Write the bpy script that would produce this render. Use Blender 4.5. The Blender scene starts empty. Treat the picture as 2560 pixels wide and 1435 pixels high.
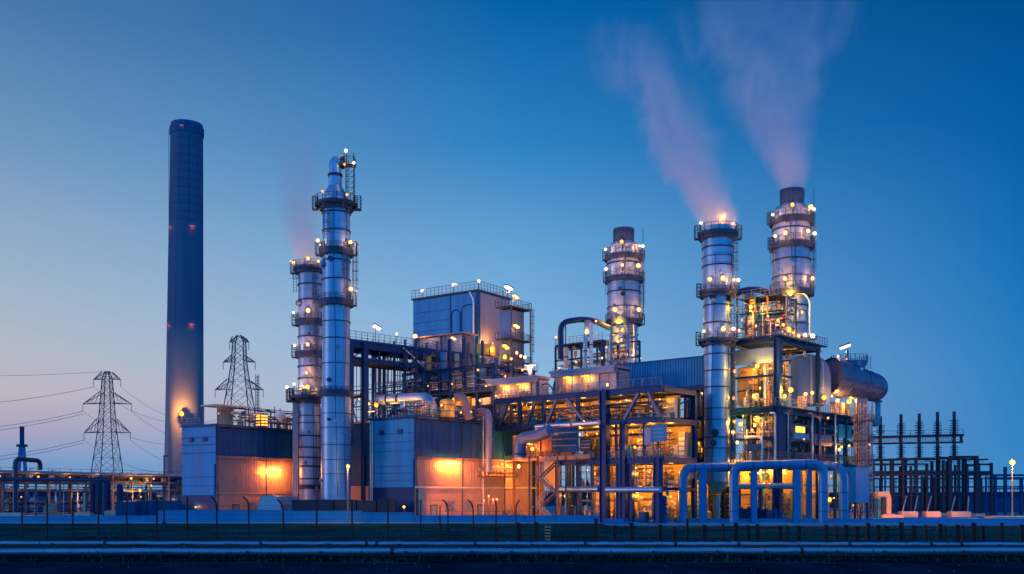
import bpy, math, random
from mathutils import Vector, Matrix
random.seed(7)
R = math.radians
# ---------------------------------------------------------------- picture geometry (35 mm lens, level camera 4 m up)
F, CX, HY, H = 2489.0, 1280.0, 1235.0, 4.0
def wx(px, Y): return (px - CX) * Y / F
def wz(py, Y): return H + (HY - py) * Y / F
sc = bpy.context.scene
COL = sc.collection
# ---------------------------------------------------------------- mesh collector
class MB:
    def __init__(s): s.v = []; s.f = []; s.m = []; s.sm = []; s.mi = 0
    def _add(s, vs, fs, smooth=False):
        o = len(s.v); s.v += [tuple(p) for p in vs]
        for f in fs: s.f.append(tuple(i + o for i in f)); s.m.append(s.mi); s.sm.append(smooth)
        return s
    def box(s, x0, x1, y0, y1, z0, z1):
        x0, x1 = min(x0, x1), max(x0, x1); y0, y1 = min(y0, y1), max(y0, y1); z0, z1 = min(z0, z1), max(z0, z1)
        return s._add([(x0,y0,z0),(x1,y0,z0),(x1,y1,z0),(x0,y1,z0),(x0,y0,z1),(x1,y0,z1),(x1,y1,z1),(x0,y1,z1)],
               [(0,3,2,1),(4,5,6,7),(0,1,5,4),(1,2,6,5),(2,3,7,6),(3,0,4,7)])
    def cbox(s, c, d): return s.box(c[0]-d[0]/2, c[0]+d[0]/2, c[1]-d[1]/2, c[1]+d[1]/2, c[2]-d[2]/2, c[2]+d[2]/2)
    def bar(s, p, q, w, h=None):
        h = h or w; p = Vector(p); q = Vector(q); d = q - p
        if d.length < 1e-6: return s
        d.normalize(); a = d.cross(Vector((0,0,1)))
        if a.length < 1e-3: a = Vector((1,0,0))
        a.normalize(); b = a.cross(d); a = a*w/2; b = b*h/2
        return s._add([p-a-b,p+a-b,p+a+b,p-a+b,q-a-b,q+a-b,q+a+b,q-a+b],
               [(0,1,2,3),(7,6,5,4),(0,4,5,1),(1,5,6,2),(2,6,7,3),(3,7,4,0)])
    def tube(s, pts, r, n=10, caps=True, close=False):
        pts = [Vector(p) for p in pts]; rs = r if isinstance(r, (list, tuple)) else [r]*len(pts)
        vs = []; k = len(pts); pa = None
        for i, p in enumerate(pts):
            t = (pts[min(i+1,k-1)] - pts[max(i-1,0)]) if not close else (pts[(i+1)%k] - pts[i-1])
            if t.length < 1e-9: t = Vector((0,0,1))
            t.normalize()
            if pa is None:
                pa = t.cross(Vector((0,0,1)))
                if pa.length < 1e-2: pa = Vector((1,0,0))
            pa = pa - t*pa.dot(t)
            if pa.length < 1e-4: pa = t.orthogonal()
            pa.normalize(); b = t.cross(pa)
            for j in range(n):
                g = 2*math.pi*j/n; vs.append(p + (pa*math.cos(g) + b*math.sin(g))*rs[i])
        fs = []
        for i in range(k if close else k-1):
            i2 = (i+1) % k
            for j in range(n): fs.append((i*n+j, i*n+(j+1)%n, i2*n+(j+1)%n, i2*n+j))
        s._add(vs, fs, n > 5)
        if caps and not close:
            s._add(vs[:n], [tuple(range(n))[::-1]]); s._add(vs[-n:], [tuple(range(n))])
        return s
    def lathe(s, prof, n=40, c=(0,0), sm=False, caps=True):
        # prof: (z, r [,dx]); rings are doubled so profile corners stay crisp unless sm
        rings = [[(c[0] + (p[2] if len(p) > 2 else 0) + p[1]*math.cos(2*math.pi*j/n), c[1] + p[1]*math.sin(2*math.pi*j/n), p[0]) for j in range(n)] for p in prof]
        if sm:
            vs = [v for r in rings for v in r]
            s._add(vs, [(i*n+j, i*n+(j+1)%n, (i+1)*n+(j+1)%n, (i+1)*n+j) for i in range(len(rings)-1) for j in range(n)], True)
        else:
            for a, b in zip(rings, rings[1:]): s._add(a + b, [(j, (j+1)%n, n+(j+1)%n, n+j) for j in range(n)], True)
        if caps: s._add(rings[0], [tuple(range(n))[::-1]]); s._add(rings[-1], [tuple(range(n))])
        return s
    def ball(s, c, r, n=14, m=8, sz=1.0):
        pr = [(c[2] - r*sz*math.cos(math.pi*i/m), max(1e-4, r*math.sin(math.pi*i/m))) for i in range(m+1)]
        return s.lathe(pr, n, (c[0], c[1]), True, False)
    def ring(s, r0, r1, z0, z1, n=40, a0=0, a1=360, c=(0,0)):
        full = abs(a1-a0) >= 360; k = n if full else n+1; vs = []
        for j in range(k):
            g = R(a0 + (a1-a0)*j/n); x, y = math.cos(g), math.sin(g)
            vs += [(c[0]+x*r0,c[1]+y*r0,z0),(c[0]+x*r1,c[1]+y*r1,z0),(c[0]+x*r1,c[1]+y*r1,z1),(c[0]+x*r0,c[1]+y*r0,z1)]
        fs = []
        for j in range(n):
            a = j*4; b = ((j+1)%k)*4
            fs += [(a,b,b+1,a+1),(a+1,b+1,b+2,a+2),(a+2,b+2,b+3,a+3),(a+3,b+3,b,a)]
        if not full: fs += [(0,1,2,3), (4*n+3,4*n+2,4*n+1,4*n)]
        return s._add(vs, fs)
    def ribs(s, p, q, z0, z1, pitch=.3, dep=.08):
        # trapezoidal cladding sheet from p to q (2-D), proud on its right-hand side
        p = Vector((p[0],p[1],0)); q = Vector((q[0],q[1],0)); L = (q-p).length; d = (q-p)/L; nn = Vector((d.y,-d.x,0))
        k = max(1, int(L/pitch)); pr = []
        for i in range(k):
            for a, e in ((0,0),(.45,0),(.55,1),(.9,1)): pr.append(((i+a)*L/k, e*dep))
        pr.append((L,0)); vs = []
        for a, e in pr:
            b = p + d*a + nn*e; vs += [(b.x,b.y,z0),(b.x,b.y,z1)]
        s._add(vs, [(2*i,2*i+2,2*i+3,2*i+1) for i in range(len(pr)-1)])
        return s
    def build(s, name, mats, parent=None, smooth=None):
        me = bpy.data.meshes.new(name); me.from_pydata(s.v, [], s.f)
        if not isinstance(mats, (list, tuple)): mats = [mats]
        for m in mats: me.materials.append(m)
        me.polygons.foreach_set('material_index', s.m); me.polygons.foreach_set('use_smooth', s.sm)
        me.update()
        o = bpy.data.objects.new(name, me); COL.objects.link(o)
        if parent: o.parent = parent
        return o
def tag(o, label=None, cat=None, group=None, kind=None):
    if label: o['label'] = label
    if cat: o['category'] = cat
    if group: o['group'] = group
    if kind: o['kind'] = kind
    return o
def empty(name, loc, rz, label, cat, group=None):
    o = bpy.data.objects.new(name, None); COL.objects.link(o)
    o.location = loc; o.rotation_euler = (0,0,rz); o.empty_display_size = .5
    return tag(o, label, cat, group)
def fillet(pts, r, k=6):
    pts = [Vector(p) for p in pts]; out = [pts[0]]
    for a, b, c in zip(pts, pts[1:], pts[2:]):
        d1 = (a-b); d2 = (c-b); rr = min(r, d1.length*.49, d2.length*.49); p1 = b + d1.normalized()*rr; p2 = b + d2.normalized()*rr
        for i in range(k+1):
            t = i/k; out.append(p1*(1-t)**2 + b*2*t*(1-t) + p2*t*t)
    out.append(pts[-1]); return out
# ---------------------------------------------------------------- materials
def nodes(m):
    m.use_nodes = True; return m.node_tree.nodes, m.node_tree.links
def mk(name, col, rough=.5, metal=0., var=.18, nscale=.6, stretch=(1,1,1), bump=0., seams=None, spec=.5):
    m = bpy.data.materials.new(name); N, L = nodes(m); b = N['Principled BSDF']
    b.inputs['Roughness'].default_value = rough; b.inputs['Metallic'].default_value = metal
    b.inputs['Specular IOR Level'].default_value = spec
    tc = N.new('ShaderNodeTexCoord'); mp = N.new('ShaderNodeMapping'); mp.inputs['Scale'].default_value = stretch
    L.new(tc.outputs['Object'], mp.inputs[0])
    n = N.new('ShaderNodeTexNoise'); n.inputs['Scale'].default_value = nscale; n.inputs['Detail'].default_value = 5; n.inputs['Roughness'].default_value = .65
    L.new(mp.outputs[0], n.inputs['Vector'])
    r = N.new('ShaderNodeValToRGB'); r.color_ramp.elements[0].position = .3; r.color_ramp.elements[1].position = .7
    r.color_ramp.elements[0].color = tuple(c*(1-var) for c in col) + (1,); r.color_ramp.elements[1].color = tuple(min(1, c*(1+var)) for c in col) + (1,)
    L.new(n.outputs['Fac'], r.inputs[0]); out = r.outputs[0]
    if seams:                                   # sheet joints on round shells: (sheet width, sheet height, strength)
        sx = N.new('ShaderNodeSeparateXYZ'); L.new(tc.outputs['Object'], sx.inputs[0])
        at = N.new('ShaderNodeMath'); at.operation = 'ARCTAN2'; L.new(sx.outputs[0], at.inputs[0]); L.new(sx.outputs[1], at.inputs[1])
        ml = N.new('ShaderNodeMath'); ml.operation = 'MULTIPLY'; L.new(at.outputs[0], ml.inputs[0]); ml.inputs[1].default_value = seams[3]
        cb = N.new('ShaderNodeCombineXYZ'); L.new(ml.outputs[0], cb.inputs[0]); L.new(sx.outputs[2], cb.inputs[1])
        br = N.new('ShaderNodeTexBrick'); L.new(cb.outputs[0], br.inputs['Vector']); br.offset = seams[4] if len(seams) > 4 else .5
        br.inputs['Scale'].default_value = 1; br.inputs['Brick Width'].default_value = seams[0]; br.inputs['Row Height'].default_value = seams[1]
        br.inputs['Mortar Size'].default_value = seams[5] if len(seams) > 5 else .03
        br.inputs['Color1'].default_value = (1,1,1,1); br.inputs['Color2'].default_value = (.88,.88,.88,1); q = 1-seams[2]; br.inputs['Mortar'].default_value = (q,q,q,1)
        mx = N.new('ShaderNodeMix'); mx.data_type = 'RGBA'; mx.blend_type = 'MULTIPLY'; mx.inputs[0].default_value = 1
        L.new(out, mx.inputs[6]); L.new(br.outputs[0], mx.inputs[7]); out = mx.outputs[2]
    L.new(out, b.inputs['Base Color'])
    rr = N.new('ShaderNodeMapRange'); L.new(n.outputs['Fac'], rr.inputs[0]); rr.inputs[3].default_value = max(.05, rough-.12); rr.inputs[4].default_value = min(1, rough+.12)
    L.new(rr.outputs[0], b.inputs['Roughness'])
    if bump:
        bp = N.new('ShaderNodeBump'); bp.inputs['Strength'].default_value = bump; bp.inputs['Distance'].default_value = .1
        L.new(n.outputs['Fac'], bp.inputs['Height']); L.new(bp.outputs[0], b.inputs['Normal'])
    return m
def emit(name, col, st):
    m = bpy.data.materials.new(name); N, L = nodes(m); N.remove(N['Principled BSDF'])
    e = N.new('ShaderNodeEmission'); e.inputs[0].default_value = col + (1,); e.inputs[1].default_value = st
    L.new(e.outputs[0], N['Material Output'].inputs[0]); return m
M = {}
M['clad'] = mk('stack_cladding', (.17,.345,.57), .42, .5, .2, .5, (3,3,.15), seams=(2.4,1.9,.32,3,.5,.03))
M['clad2'] = mk('stack_cladding_warm', (.24,.335,.50), .44, .45, .2, .5, (3,3,.15), seams=(2.4,1.9,.32,3,.5,.03))
M['band'] = mk('dark_steel_band', (.012,.022,.055), .5, .4)
M['deck'] = mk('deck_steel', (.028,.045,.095), .55, .3)
M['rail'] = mk('galvanised_rail', (.09,.12,.2), .5, .6)
M['darkcap'] = mk('dark_cap', (.03,.055,.13), .5, .3, seams=(.5,3,.5,2,0,.06))
M['blue'] = mk('blue_cladding', (.014,.25,.5), .45, .0, .24, .5, (1.6,1.6,.16), spec=.15)
M['blue_dk'] = mk('dark_and_shaded_blue', (.004,.07,.2), .5, 0, .25, .5, (1.6,1.6,.16), spec=.15)  # dark blue things, and the painted shade on the blue halls' right sides
M['steel'] = mk('blue_frame_steel', (.004,.038,.135), .45, .1, .2, 1.2, spec=.15)
M['steel_lt'] = mk('light_blue_steel', (.015,.18,.44), .4, .2, .2, 1, spec=.15)
M['pipe_blue'] = mk('blue_pipe_paint', (.025,.19,.43), .38, .2, .25, .5, (1,1,.35))
M['pipe'] = mk('galvanised_pipe', (.5,.52,.58), .35, .7, .2, 2)
M['pipe_dk'] = mk('dark_pipe', (.03,.05,.11), .4, .4, .2, 2)
M['pipe_red'] = mk('rusty_pipe', (.32,.12,.06), .6, .2, .3, 2)
M['cream'] = mk('cream_sheet', (.62,.52,.40), .6, 0, .15, .8, spec=.15)
M['duct'] = mk('duct_paint', (.085,.15,.30), .45, .2, .2, .4, (1,1,.3), spec=.3)
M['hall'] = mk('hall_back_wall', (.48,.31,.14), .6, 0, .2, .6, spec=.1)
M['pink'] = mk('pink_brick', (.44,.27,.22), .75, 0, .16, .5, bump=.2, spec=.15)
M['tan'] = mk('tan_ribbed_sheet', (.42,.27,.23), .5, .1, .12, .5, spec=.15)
M['lav'] = mk('lavender_sheet', (.24,.26,.38), .5, .2, .12, .5, (1,1,.3), spec=.15)
M['conc'] = mk('concrete', (.42,.40,.38), .85, 0, .15, .8, bump=.2, spec=.15)
M['wallblue'] = mk('bund_wall_paint', (.02,.24,.5), .7, 0, .12, .4, bump=.1, spec=.15)
M['cab'] = mk('grey_cabinet', (.2,.24,.32), .5, .2, .25, 1.5)
M['cab2'] = mk('yellow_cabinet', (.6,.36,.06), .5, .1, .25, 1.5)
M['white'] = mk('white_paint', (.75,.75,.76), .5, 0, .08, 1)
M['black'] = mk('near_black', (.006,.018,.05), .6, 0, .2, 1)
M['pylon'] = mk('pylon_steel', (.07,.09,.15), .6, .4, .2, 1)
M['wood'] = mk('dark_timber', (.008,.010,.014), .8, 0, .3, 2)
M['fpipe'] = mk('insulated_pipe', (.22,.36,.52), .38, .5, .2, .8, (.3,1,1))
M['brown'] = mk('rust_red_vessel', (.075,.11,.21), .42, .35, .2, .7)
M['red'] = mk('red_paint', (.5,.05,.04), .5)
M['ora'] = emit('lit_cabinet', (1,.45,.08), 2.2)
WARM, AMB, WHT, RED = (1,.46,.13), (1,.36,.05), (1,.72,.42), (1,.12,.03)
LM = {'warm': emit('lamp_warm', (1,.38,.10), 4.5), 'amber': emit('lamp_amber', (1,.30,.03), 4.5), 'white': emit('lamp_white', (1,.6,.33), 4.5), 'in': emit('lamp_hall', (1,.42,.08), 5),
      'red': emit('lamp_red', RED, 1.2), 'wash': emit('lamp_wash', (1,.42,.08), 14), 'yel': emit('lamp_yellow', (1,.5,.05), 5), 'dim': emit('lamp_dim', (1,.38,.09), 2.5), 'street': emit('lamp_street', (1,.36,.07), 4.5)}
LP = {'warm': (130,(1,.30,.06)), 'amber': (170,(1,.36,.045)), 'white': (75,(1,.5,.22)), 'in': (1750,(1,.40,.04)), 'red': (30,RED), 'wash': (2300,(1,.27,.035)), 'yel': (800,(1,.42,.03)), 'dim': (45,(1,.4,.08)), 'street': (1100,(1,.42,.1))}
LD = {}; LR = random.Random(19)
# ---------------------------------------------------------------- lamps: a few templates, copied
LT = {}
def lamp_mesh(kind, style):
    if (kind, style) in LT: return LT[(kind, style)]
    b = MB()
    if style == 'globe':
        b.ball((0,0,0), .3, 10, 6); b.mi = 1; b.tube([(0,0,-1.1),(0,0,-.29)], .06, 6); b.lathe([(.27,.2),(.42,.08)], 8)
    elif style == 'flood':                      # tilted head on a stalk
        a = Matrix.Rotation(R(18),3,'Y')
        for k, (x0,x1,z0,z1) in enumerate(((-.55,.55,-.14,.1),(-.62,.62,.1,.26))):
            b.mi = k; o = len(b.v); b.box(x0,x1,-.28,.28,z0,z1)
            for i in range(o, len(b.v)): b.v[i] = tuple(a @ Vector(b.v[i]) + Vector((.25,0,.2)))
        b.mi = 1; b.tube([(0,0,-1.3),(0,0,.15)], .05, 6)
    elif style == 'wall':                       # hooded luminaire, lens widened to imitate bloom; hood towards +z, wall at +y
        b.box(-2.1,2.1,-.13,.13,-.12,.06); b.mi = 1; b.box(-2.25,2.25,-.26,.26,.06,.14); b.box(-1.5,-1.4,.26,1.15,.07,.13); b.box(1.4,1.5,.26,1.15,.07,.13)
    elif style == 'strip':
        b.box(-.8,.8,-.08,.08,-.06,.04); b.mi = 1; b.box(-.85,.85,-.12,.12,.04,.12)
    me = b.build('lamp', [LM[kind], M['deck']]); d = me.data; bpy.data.objects.remove(me); LT[(kind, style)] = d; return d
def lamp(parent, p, kind='warm', r=.3, style='globe', rz=0, name='lamp', out=(-.5,-.5,.1), power=None):
    """the lamp head (a part of what carries it) and the light it gives off, just outside its glass"""
    o = bpy.data.objects.new(name, lamp_mesh(kind, style)); COL.objects.link(o); o.parent = parent
    k = r/.3; o.location = p; js = LR.uniform(.5,.82) if style == 'globe' else .66; o.scale = (k*js,k*js,k*js*LR.uniform(.9,1.25)); o.rotation_euler = (0,0,rz)
    W = (power or LP[kind][0]*k*k)/(3 if style == 'wall' else 1)
    key = (kind, round(W))
    if key not in LD:
        l = bpy.data.lights.new('lamp_light', 'POINT'); l.energy = W; l.color = LP[kind][1]; l.shadow_soft_size = .12; LD[key] = l
    d = Vector(out)*.75*k if style == 'globe' else {'wall': Vector((0,-.05,-.28)), 'strip': Vector((0,0,-.22)), 'flood': Vector((.3,0,-.2))}[style]*k
    if style == 'flood': d = Matrix.Rotation(rz,3,'Z') @ d
    for e in ((-1.5,0,1.5) if style == 'wall' else (0,)):      # three lights spread along the wall to stretch the glow like bloom
        lo = bpy.data.objects.new('lamp_light', LD[key]); COL.objects.link(lo); lo.parent = parent; lo.location = Vector(p) + d + Vector((e,0,0))
    return o
# ---------------------------------------------------------------- shared parts
def railing(parent, pts, h=1.1, step=1.4, mat='rail', r=.045, close=False, mids=2):
    b = MB(); pts = [Vector(p) for p in pts]; seg = list(zip(pts, pts[1:])) + ([(pts[-1], pts[0])] if close else [])
    for a, c in seg:
        n = max(1, int((c-a).length/step))
        for i in range(n+1): p = a.lerp(c, i/n); b.bar(p, p + Vector((0,0,h)), r*1.5)
        for k in range(mids+1):
            z = h*(1 - k/(mids+.6)); b.bar(a + Vector((0,0,z)), c + Vector((0,0,z)), r*1.5 if k == 0 else r)
    return b.build('railing', M[mat], parent)
def ladder(parent, x, y, z0, z1, w=.5, ax='x', cage=True, mat='rail'):
    b = MB(); dx, dy = ((w/2,0) if ax == 'x' else (0,w/2))
    for s in (-1,1): b.bar((x+s*dx,y+s*dy,z0),(x+s*dx,y+s*dy,z1),.07)
    z = z0 + .3
    while z < z1: b.bar((x-dx,y-dy,z),(x+dx,y+dy,z),.045); z += .45
    if cage:
        z = z0 + 2.2
        while z < z1: b.ring(.42,.48,z,z+.06,10,c=(x,y)); z += 1.3
        for g in range(0,360,72): b.bar((x+.45*math.cos(R(g)),y+.45*math.sin(R(g)),z0+2.2),(x+.45*math.cos(R(g)),y+.45*math.sin(R(g)),z1),.035)
    return b.build('ladder', M[mat], parent)
def beam(parent, p, q, w, h=None, mat='steel', name='beam'):
    """H section: two flanges and a web"""
    h = h or w; b = MB(); p = Vector(p); q = Vector(q); t = max(.04, h*.1)
    d = (q-p).normalized()
    if abs(d.z) > .9:
        b.box(p.x-w/2,p.x+w/2,p.y-h/2,p.y-h/2+t,p.z,q.z); b.box(p.x-w/2,p.x+w/2,p.y+h/2-t,p.y+h/2,p.z,q.z); b.box(p.x-w*.3,p.x+w*.3,p.y-h/2+t,p.y+h/2-t,p.z,q.z)
    else:
        u = Vector((0,0,1))
        b.bar(p+u*(h/2-t/2), q+u*(h/2-t/2), w, t); b.bar(p-u*(h/2-t/2), q-u*(h/2-t/2), w, t); b.bar(p, q, w*.35, h-2*t)
    return b.build(name, M[mat], parent)
# ---------------------------------------------------------------- a unit with its own ground axes, corner nearest the camera
class U:
    def __init__(s, px, Y, deg, name, label, cat, group=None):
        s.X, s.Y = wx(px,Y), Y; s.c, s.s = math.cos(R(deg)), math.sin(R(deg)); s.deg = deg
        s.root = empty(name, (s.X,Y,0), R(deg), label, cat, group)
    def world(s, u, v, z): return Vector((s.X + u*s.c - v*s.s, s.Y + u*s.s + v*s.c, z))
    def u(s, px, v=0):
        k = (px-CX)/F; x, y = s.X - v*s.s, s.Y + v*s.c; return (k*y - x)/(s.c - k*s.s)
    def v(s, px, u=0):
        k = (px-CX)/F; x, y = s.X + u*s.c, s.Y + u*s.s; return (k*y - x)/(-s.s - k*s.c)
    def z(s, py, u=0, v=0): return H + (HY-py)*(s.Y + u*s.s + v*s.c)/F
PMATS = ['pipe','pipe','pipe_dk','pipe_blue','pipe_red','steel_lt','cream']
def clutter(root, u0, u1, v0, v1, z0, z1, n, seed, mats=PMATS, big=1.0, cabs=.25, vess=.06):
    """pipe runs, cabinets, valves and small vessels bolted into a frame, each a part"""
    rd = random.Random(seed)
    for i in range(n):
        t = rd.random(); u = rd.uniform(u0,u1); v = rd.uniform(v0,v1); z = rd.uniform(z0,z1); b = MB()
        if t < cabs:
            du, dv, dz = rd.uniform(.3,1.1)*big, rd.uniform(.3,1.1)*big, rd.uniform(.4,1.5)*big
            zb = z0 if rd.random() < .5 else z
            b.cbox((u,v,zb+dz/2),(du,dv,dz)); b.mi = 1; b.cbox((u-du*.02,v,zb+dz*.62),(du*1.03,dv*.7,dz*.18)); b.cbox((u,v,zb+dz+.04),(du*1.08,dv*1.08,.08))
            b.build('cabinet', [M[rd.choice(['cab','cab','cream','blue_dk','white','cab2'])], M['pipe_dk']], root)
        elif t < cabs+vess:
            r = rd.uniform(.35,.75)*big; h = rd.uniform(1.2,2.6)*big
            b.lathe([(z0,r*.5),(z0+.4,r*.5),(z0+.4,r),(z0+h,r),(z0+h+r*.35,r*.8),(z0+h+r*.55,.02)], 16, (u,v)); b.tube(fillet([(u,v,z0+h),(u,v,z0+h+1.2),(u+.8,v,z0+h+1.2)],.3,4),.09,6)
            b.build('vessel', M[rd.choice(['cream','white','pipe','blue'])], root)
        elif t < cabs+vess+.1:
            b.lathe([(z-.25,.05),(z-.25,.22),(z-.1,.22),(z-.1,.1),(z+.2,.1),(z+.2,.24),(z+.28,.24),(z+.28,.03)], 10, (u,v)); b.bar((u-.6,v,z-.1),(u+.6,v,z-.1),.16)
            b.build('valve', M[rd.choice(['pipe','red','cab2','pipe_blue'])], root)
        else:
            r = rd.choice([.05,.07,.07,.1,.14,.2])*big; w = rd.random()
            if w < .36: p = [(u,v,z0),(u,v,z),(u+rd.uniform(-2,2),v,z)]
            elif w < .6: p = [(u0,v,z),(u1,v,z)] if rd.random() < .5 else [(u,v0,z),(u,v1,z)]
            elif w < .8: p = [(u,v0,z),(u,v,z),(u,v,z1 if rd.random() < .5 else z0)]
            else: p = [(u,v,z0),(u,v,z1)]
            if len(p) == 2 and (Vector(p[0])-Vector(p[1])).length < .2: continue
            b.tube(fillet(p, .45, 4), r, 7)
            a, c = Vector(p[0]), Vector(p[1])
            for k in range(1, 4):
                q = a.lerp(c, k/4); d = (c-a).normalized()*.05; b.tube([q-d,q+d], r*1.5, 7)
            b.build('pipe', M[rd.choice(mats)], root)
# ================================================================ camera, sky, light
cam = bpy.data.cameras.new('camera'); co = bpy.data.objects.new('camera', cam); COL.objects.link(co)
cam.sensor_width = 36; cam.lens = 36*F/2560; cam.shift_y = (HY-717.5)/2560; cam.clip_end = 6000
co.location = (0,0,H); co.rotation_euler = (R(90),0,0); sc.camera = co
def s2l(c): return tuple((v/255/12.92 if v <= 10 else ((v/255+.055)/1.055)**2.4) for v in c)
w = bpy.data.worlds.new('World'); sc.world = w; w.use_nodes = True; N, L = w.node_tree.nodes, w.node_tree.links
def mth(N, L, op, a, b=None, c=None, clamp=False):
    n = N.new('ShaderNodeMath'); n.operation = op; n.use_clamp = clamp
    for i, x in enumerate((a, b, c)):
        if x is None: continue
        if isinstance(x, (int, float)): n.inputs[i].default_value = x
        else: L.new(x, n.inputs[i])
    return n.outputs[0]
tc = N.new('ShaderNodeTexCoord'); sx = N.new('ShaderNodeSeparateXYZ'); L.new(tc.outputs['Generated'], sx.inputs[0])
hx = mth(N,L,'SQRT', mth(N,L,'ADD', mth(N,L,'MULTIPLY',sx.outputs[0],sx.outputs[0]), mth(N,L,'MULTIPLY',sx.outputs[1],sx.outputs[1])))
az = mth(N,L,'DIVIDE', sx.outputs[0], mth(N,L,'MAXIMUM',hx,1e-4))
def ramp(stops):
    r = N.new('ShaderNodeValToRGB'); cr = r.color_ramp; cr.interpolation = 'B_SPLINE' if False else 'EASE' if False else 'LINEAR'
    while len(cr.elements) < len(stops): cr.elements.new(.5)
    for e, (p, c) in zip(cr.elements, stops): e.position = p; e.color = s2l(c) + (1,)
    L.new(mth(N,L,'MAXIMUM',sx.outputs[2],0), r.inputs[0]); return r.outputs[0]
SKY = [
 [(0,(100,140,190)),(.03,(120,155,200)),(.06,(172,165,192)),(.09,(192,180,192)),(.13,(180,185,198)),(.19,(158,179,202)),(.30,(112,152,192)),(.41,(70,118,168)),(.6,(25,75,135)),(1,(0,30,80))],
 [(0,(110,160,210)),(.06,(150,180,215)),(.10,(150,186,220)),(.16,(128,178,220)),(.25,(95,160,212)),(.33,(45,130,195)),(.44,(2,98,168)),(.6,(0,65,130)),(1,(0,28,75))],
 [(0,(62,138,196)),(.05,(50,130,194)),(.12,(38,124,190)),(.20,(18,113,184)),(.30,(2,96,169)),(.41,(0,76,142)),(.6,(0,52,110)),(1,(0,25,70))]]
rl, rc, rr = [ramp(x) for x in SKY]
def mix(f, a, b):
    m = N.new('ShaderNodeMix'); m.data_type = 'RGBA'; L.new(f, m.inputs[0]); L.new(a, m.inputs[6]); L.new(b, m.inputs[7]); return m.outputs[2]
m1 = mth(N,L,'MULTIPLY_ADD', az, 1/.47, 1.0, True); m2 = mth(N,L,'MULTIPLY', az, 1/.46, None, True)
grad = mix(m2, mix(m1, rl, rc), rc); grad = mix(m2, grad, rr)
rb0 = ramp([(0,(50,165,225)),(.3,(25,145,218)),(.6,(8,105,195)),(1,(0,60,135))]); vs = N.new('ShaderNodeVectorMath'); vs.operation = 'SCALE'; vs.inputs['Scale'].default_value = 1.7; L.new(rb0, vs.inputs[0]); rb = vs.outputs[0]; fy = mth(N,L,'MULTIPLY_ADD', sx.outputs[1], -1.5, 1.1, True)   # unseen sky behind the camera, brightened to fill the near faces with blue
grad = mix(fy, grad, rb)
nz = N.new('ShaderNodeTexNoise'); nz.inputs['Scale'].default_value = 1.6; nz.inputs['Detail'].default_value = 3
mp = N.new('ShaderNodeMapping'); mp.inputs['Scale'].default_value = (1,1,5); L.new(tc.outputs['Generated'], mp.inputs[0]); L.new(mp.outputs[0], nz.inputs['Vector'])
sky = N.new('ShaderNodeTexSky'); sky.sky_type = 'NISHITA'; sky.sun_disc = False; sky.sun_elevation = R(1.5); sky.sun_rotation = R(-105)
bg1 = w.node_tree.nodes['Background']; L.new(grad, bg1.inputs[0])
L.new(mth(N,L,'MULTIPLY_ADD', nz.outputs['Fac'], .12, .94), bg1.inputs[1])
bg2 = N.new('ShaderNodeBackground'); L.new(sky.outputs[0], bg2.inputs[0]); bg2.inputs[1].default_value = .0004
ad = N.new('ShaderNodeAddShader'); L.new(bg1.outputs[0], ad.inputs[0]); L.new(bg2.outputs[0], ad.inputs[1]); L.new(ad.outputs[0], N['World Output'].inputs[0])
sl = bpy.data.lights.new('sun','SUN'); sl.energy = .55; sl.angle = R(8); sl.color = (1,.62,.66); so = bpy.data.objects.new('sun', sl); COL.objects.link(so)
sd = Vector((math.sin(R(-105))*math.cos(R(4)), math.cos(R(-105))*math.cos(R(4)), math.sin(R(4)))); so.rotation_euler = sd.to_track_quat('Z','Y').to_euler()
sc.view_settings.view_transform = 'Standard'; sc.view_settings.look = 'None'; sc.view_settings.exposure = 0; sc.view_settings.gamma = 1
cy = sc.cycles; sc.render.engine = 'CYCLES'; cy.use_denoising = True; cy.denoiser = 'OPENIMAGEDENOISE'; cy.max_bounces = 5; cy.diffuse_bounces = 3; cy.glossy_bounces = 3
cy.transmission_bounces = 2; cy.transparent_max_bounces = 8; cy.volume_bounces = 2; cy.sample_clamp_indirect = 4; cy.use_light_tree = True; cy.volume_step_rate = 1.5; cy.volume_max_steps = 96
cy.caustics_reflective = False; cy.caustics_refractive = False; sc.render.film_transparent = False
# ================================================================ ground
def sheet(name, pts, mat, z, kind='structure'):
    b = MB(); b._add([(x,y,z) for x,y in pts], [tuple(range(len(pts)))]); o = b.build(name, mat); o['kind'] = kind; return o
M['soil'] = mk('dark_grass_soil', (.013,.065,.066), .95, 0, .7, .12, bump=.3, spec=.0)
M['bank'] = mk('dark_bank', (.003,.012,.016), .95, 0, .5, .6, bump=.4, spec=.0)
M['road'] = mk('damp_asphalt', (.009,.024,.042), .5, 0, .55, .35, (1,.35,1), bump=.2, spec=.0)
M['yard'] = mk('yard_concrete', (.28,.29,.31), .8, 0, .15, .15, spec=.0)
M['apron'] = mk('apron_concrete', (.03,.2,.4), .6, 0, .15, .15, spec=.0)
M['hill'] = mk('far_bank', (.012,.03,.075), .9, 0, .3, .02, spec=.0)
sheet('ground', [(-2500,-50),(2500,-50),(2500,4500),(-2500,4500)], M['soil'], 0)
sheet('road', [(-160,20),(160,20),(160,58.5),(-160,57)], M['road'], .01)
sheet('plant_yard', [(-130,135.2),(13,135.2),(13,134),(230,134),(230,330),(-130,330)], M['yard'], .012)
sheet('concrete_apron', [(12,124),(120,124),(140,180),(12,180)], M['apron'], .02)
b = MB(); rd = random.Random(3)
xs = [-160 + i*4 for i in range(81)]
pr = [(58.2,0),(60.5,.16),(63.2,.12),(64.4,-.02)]
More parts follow.
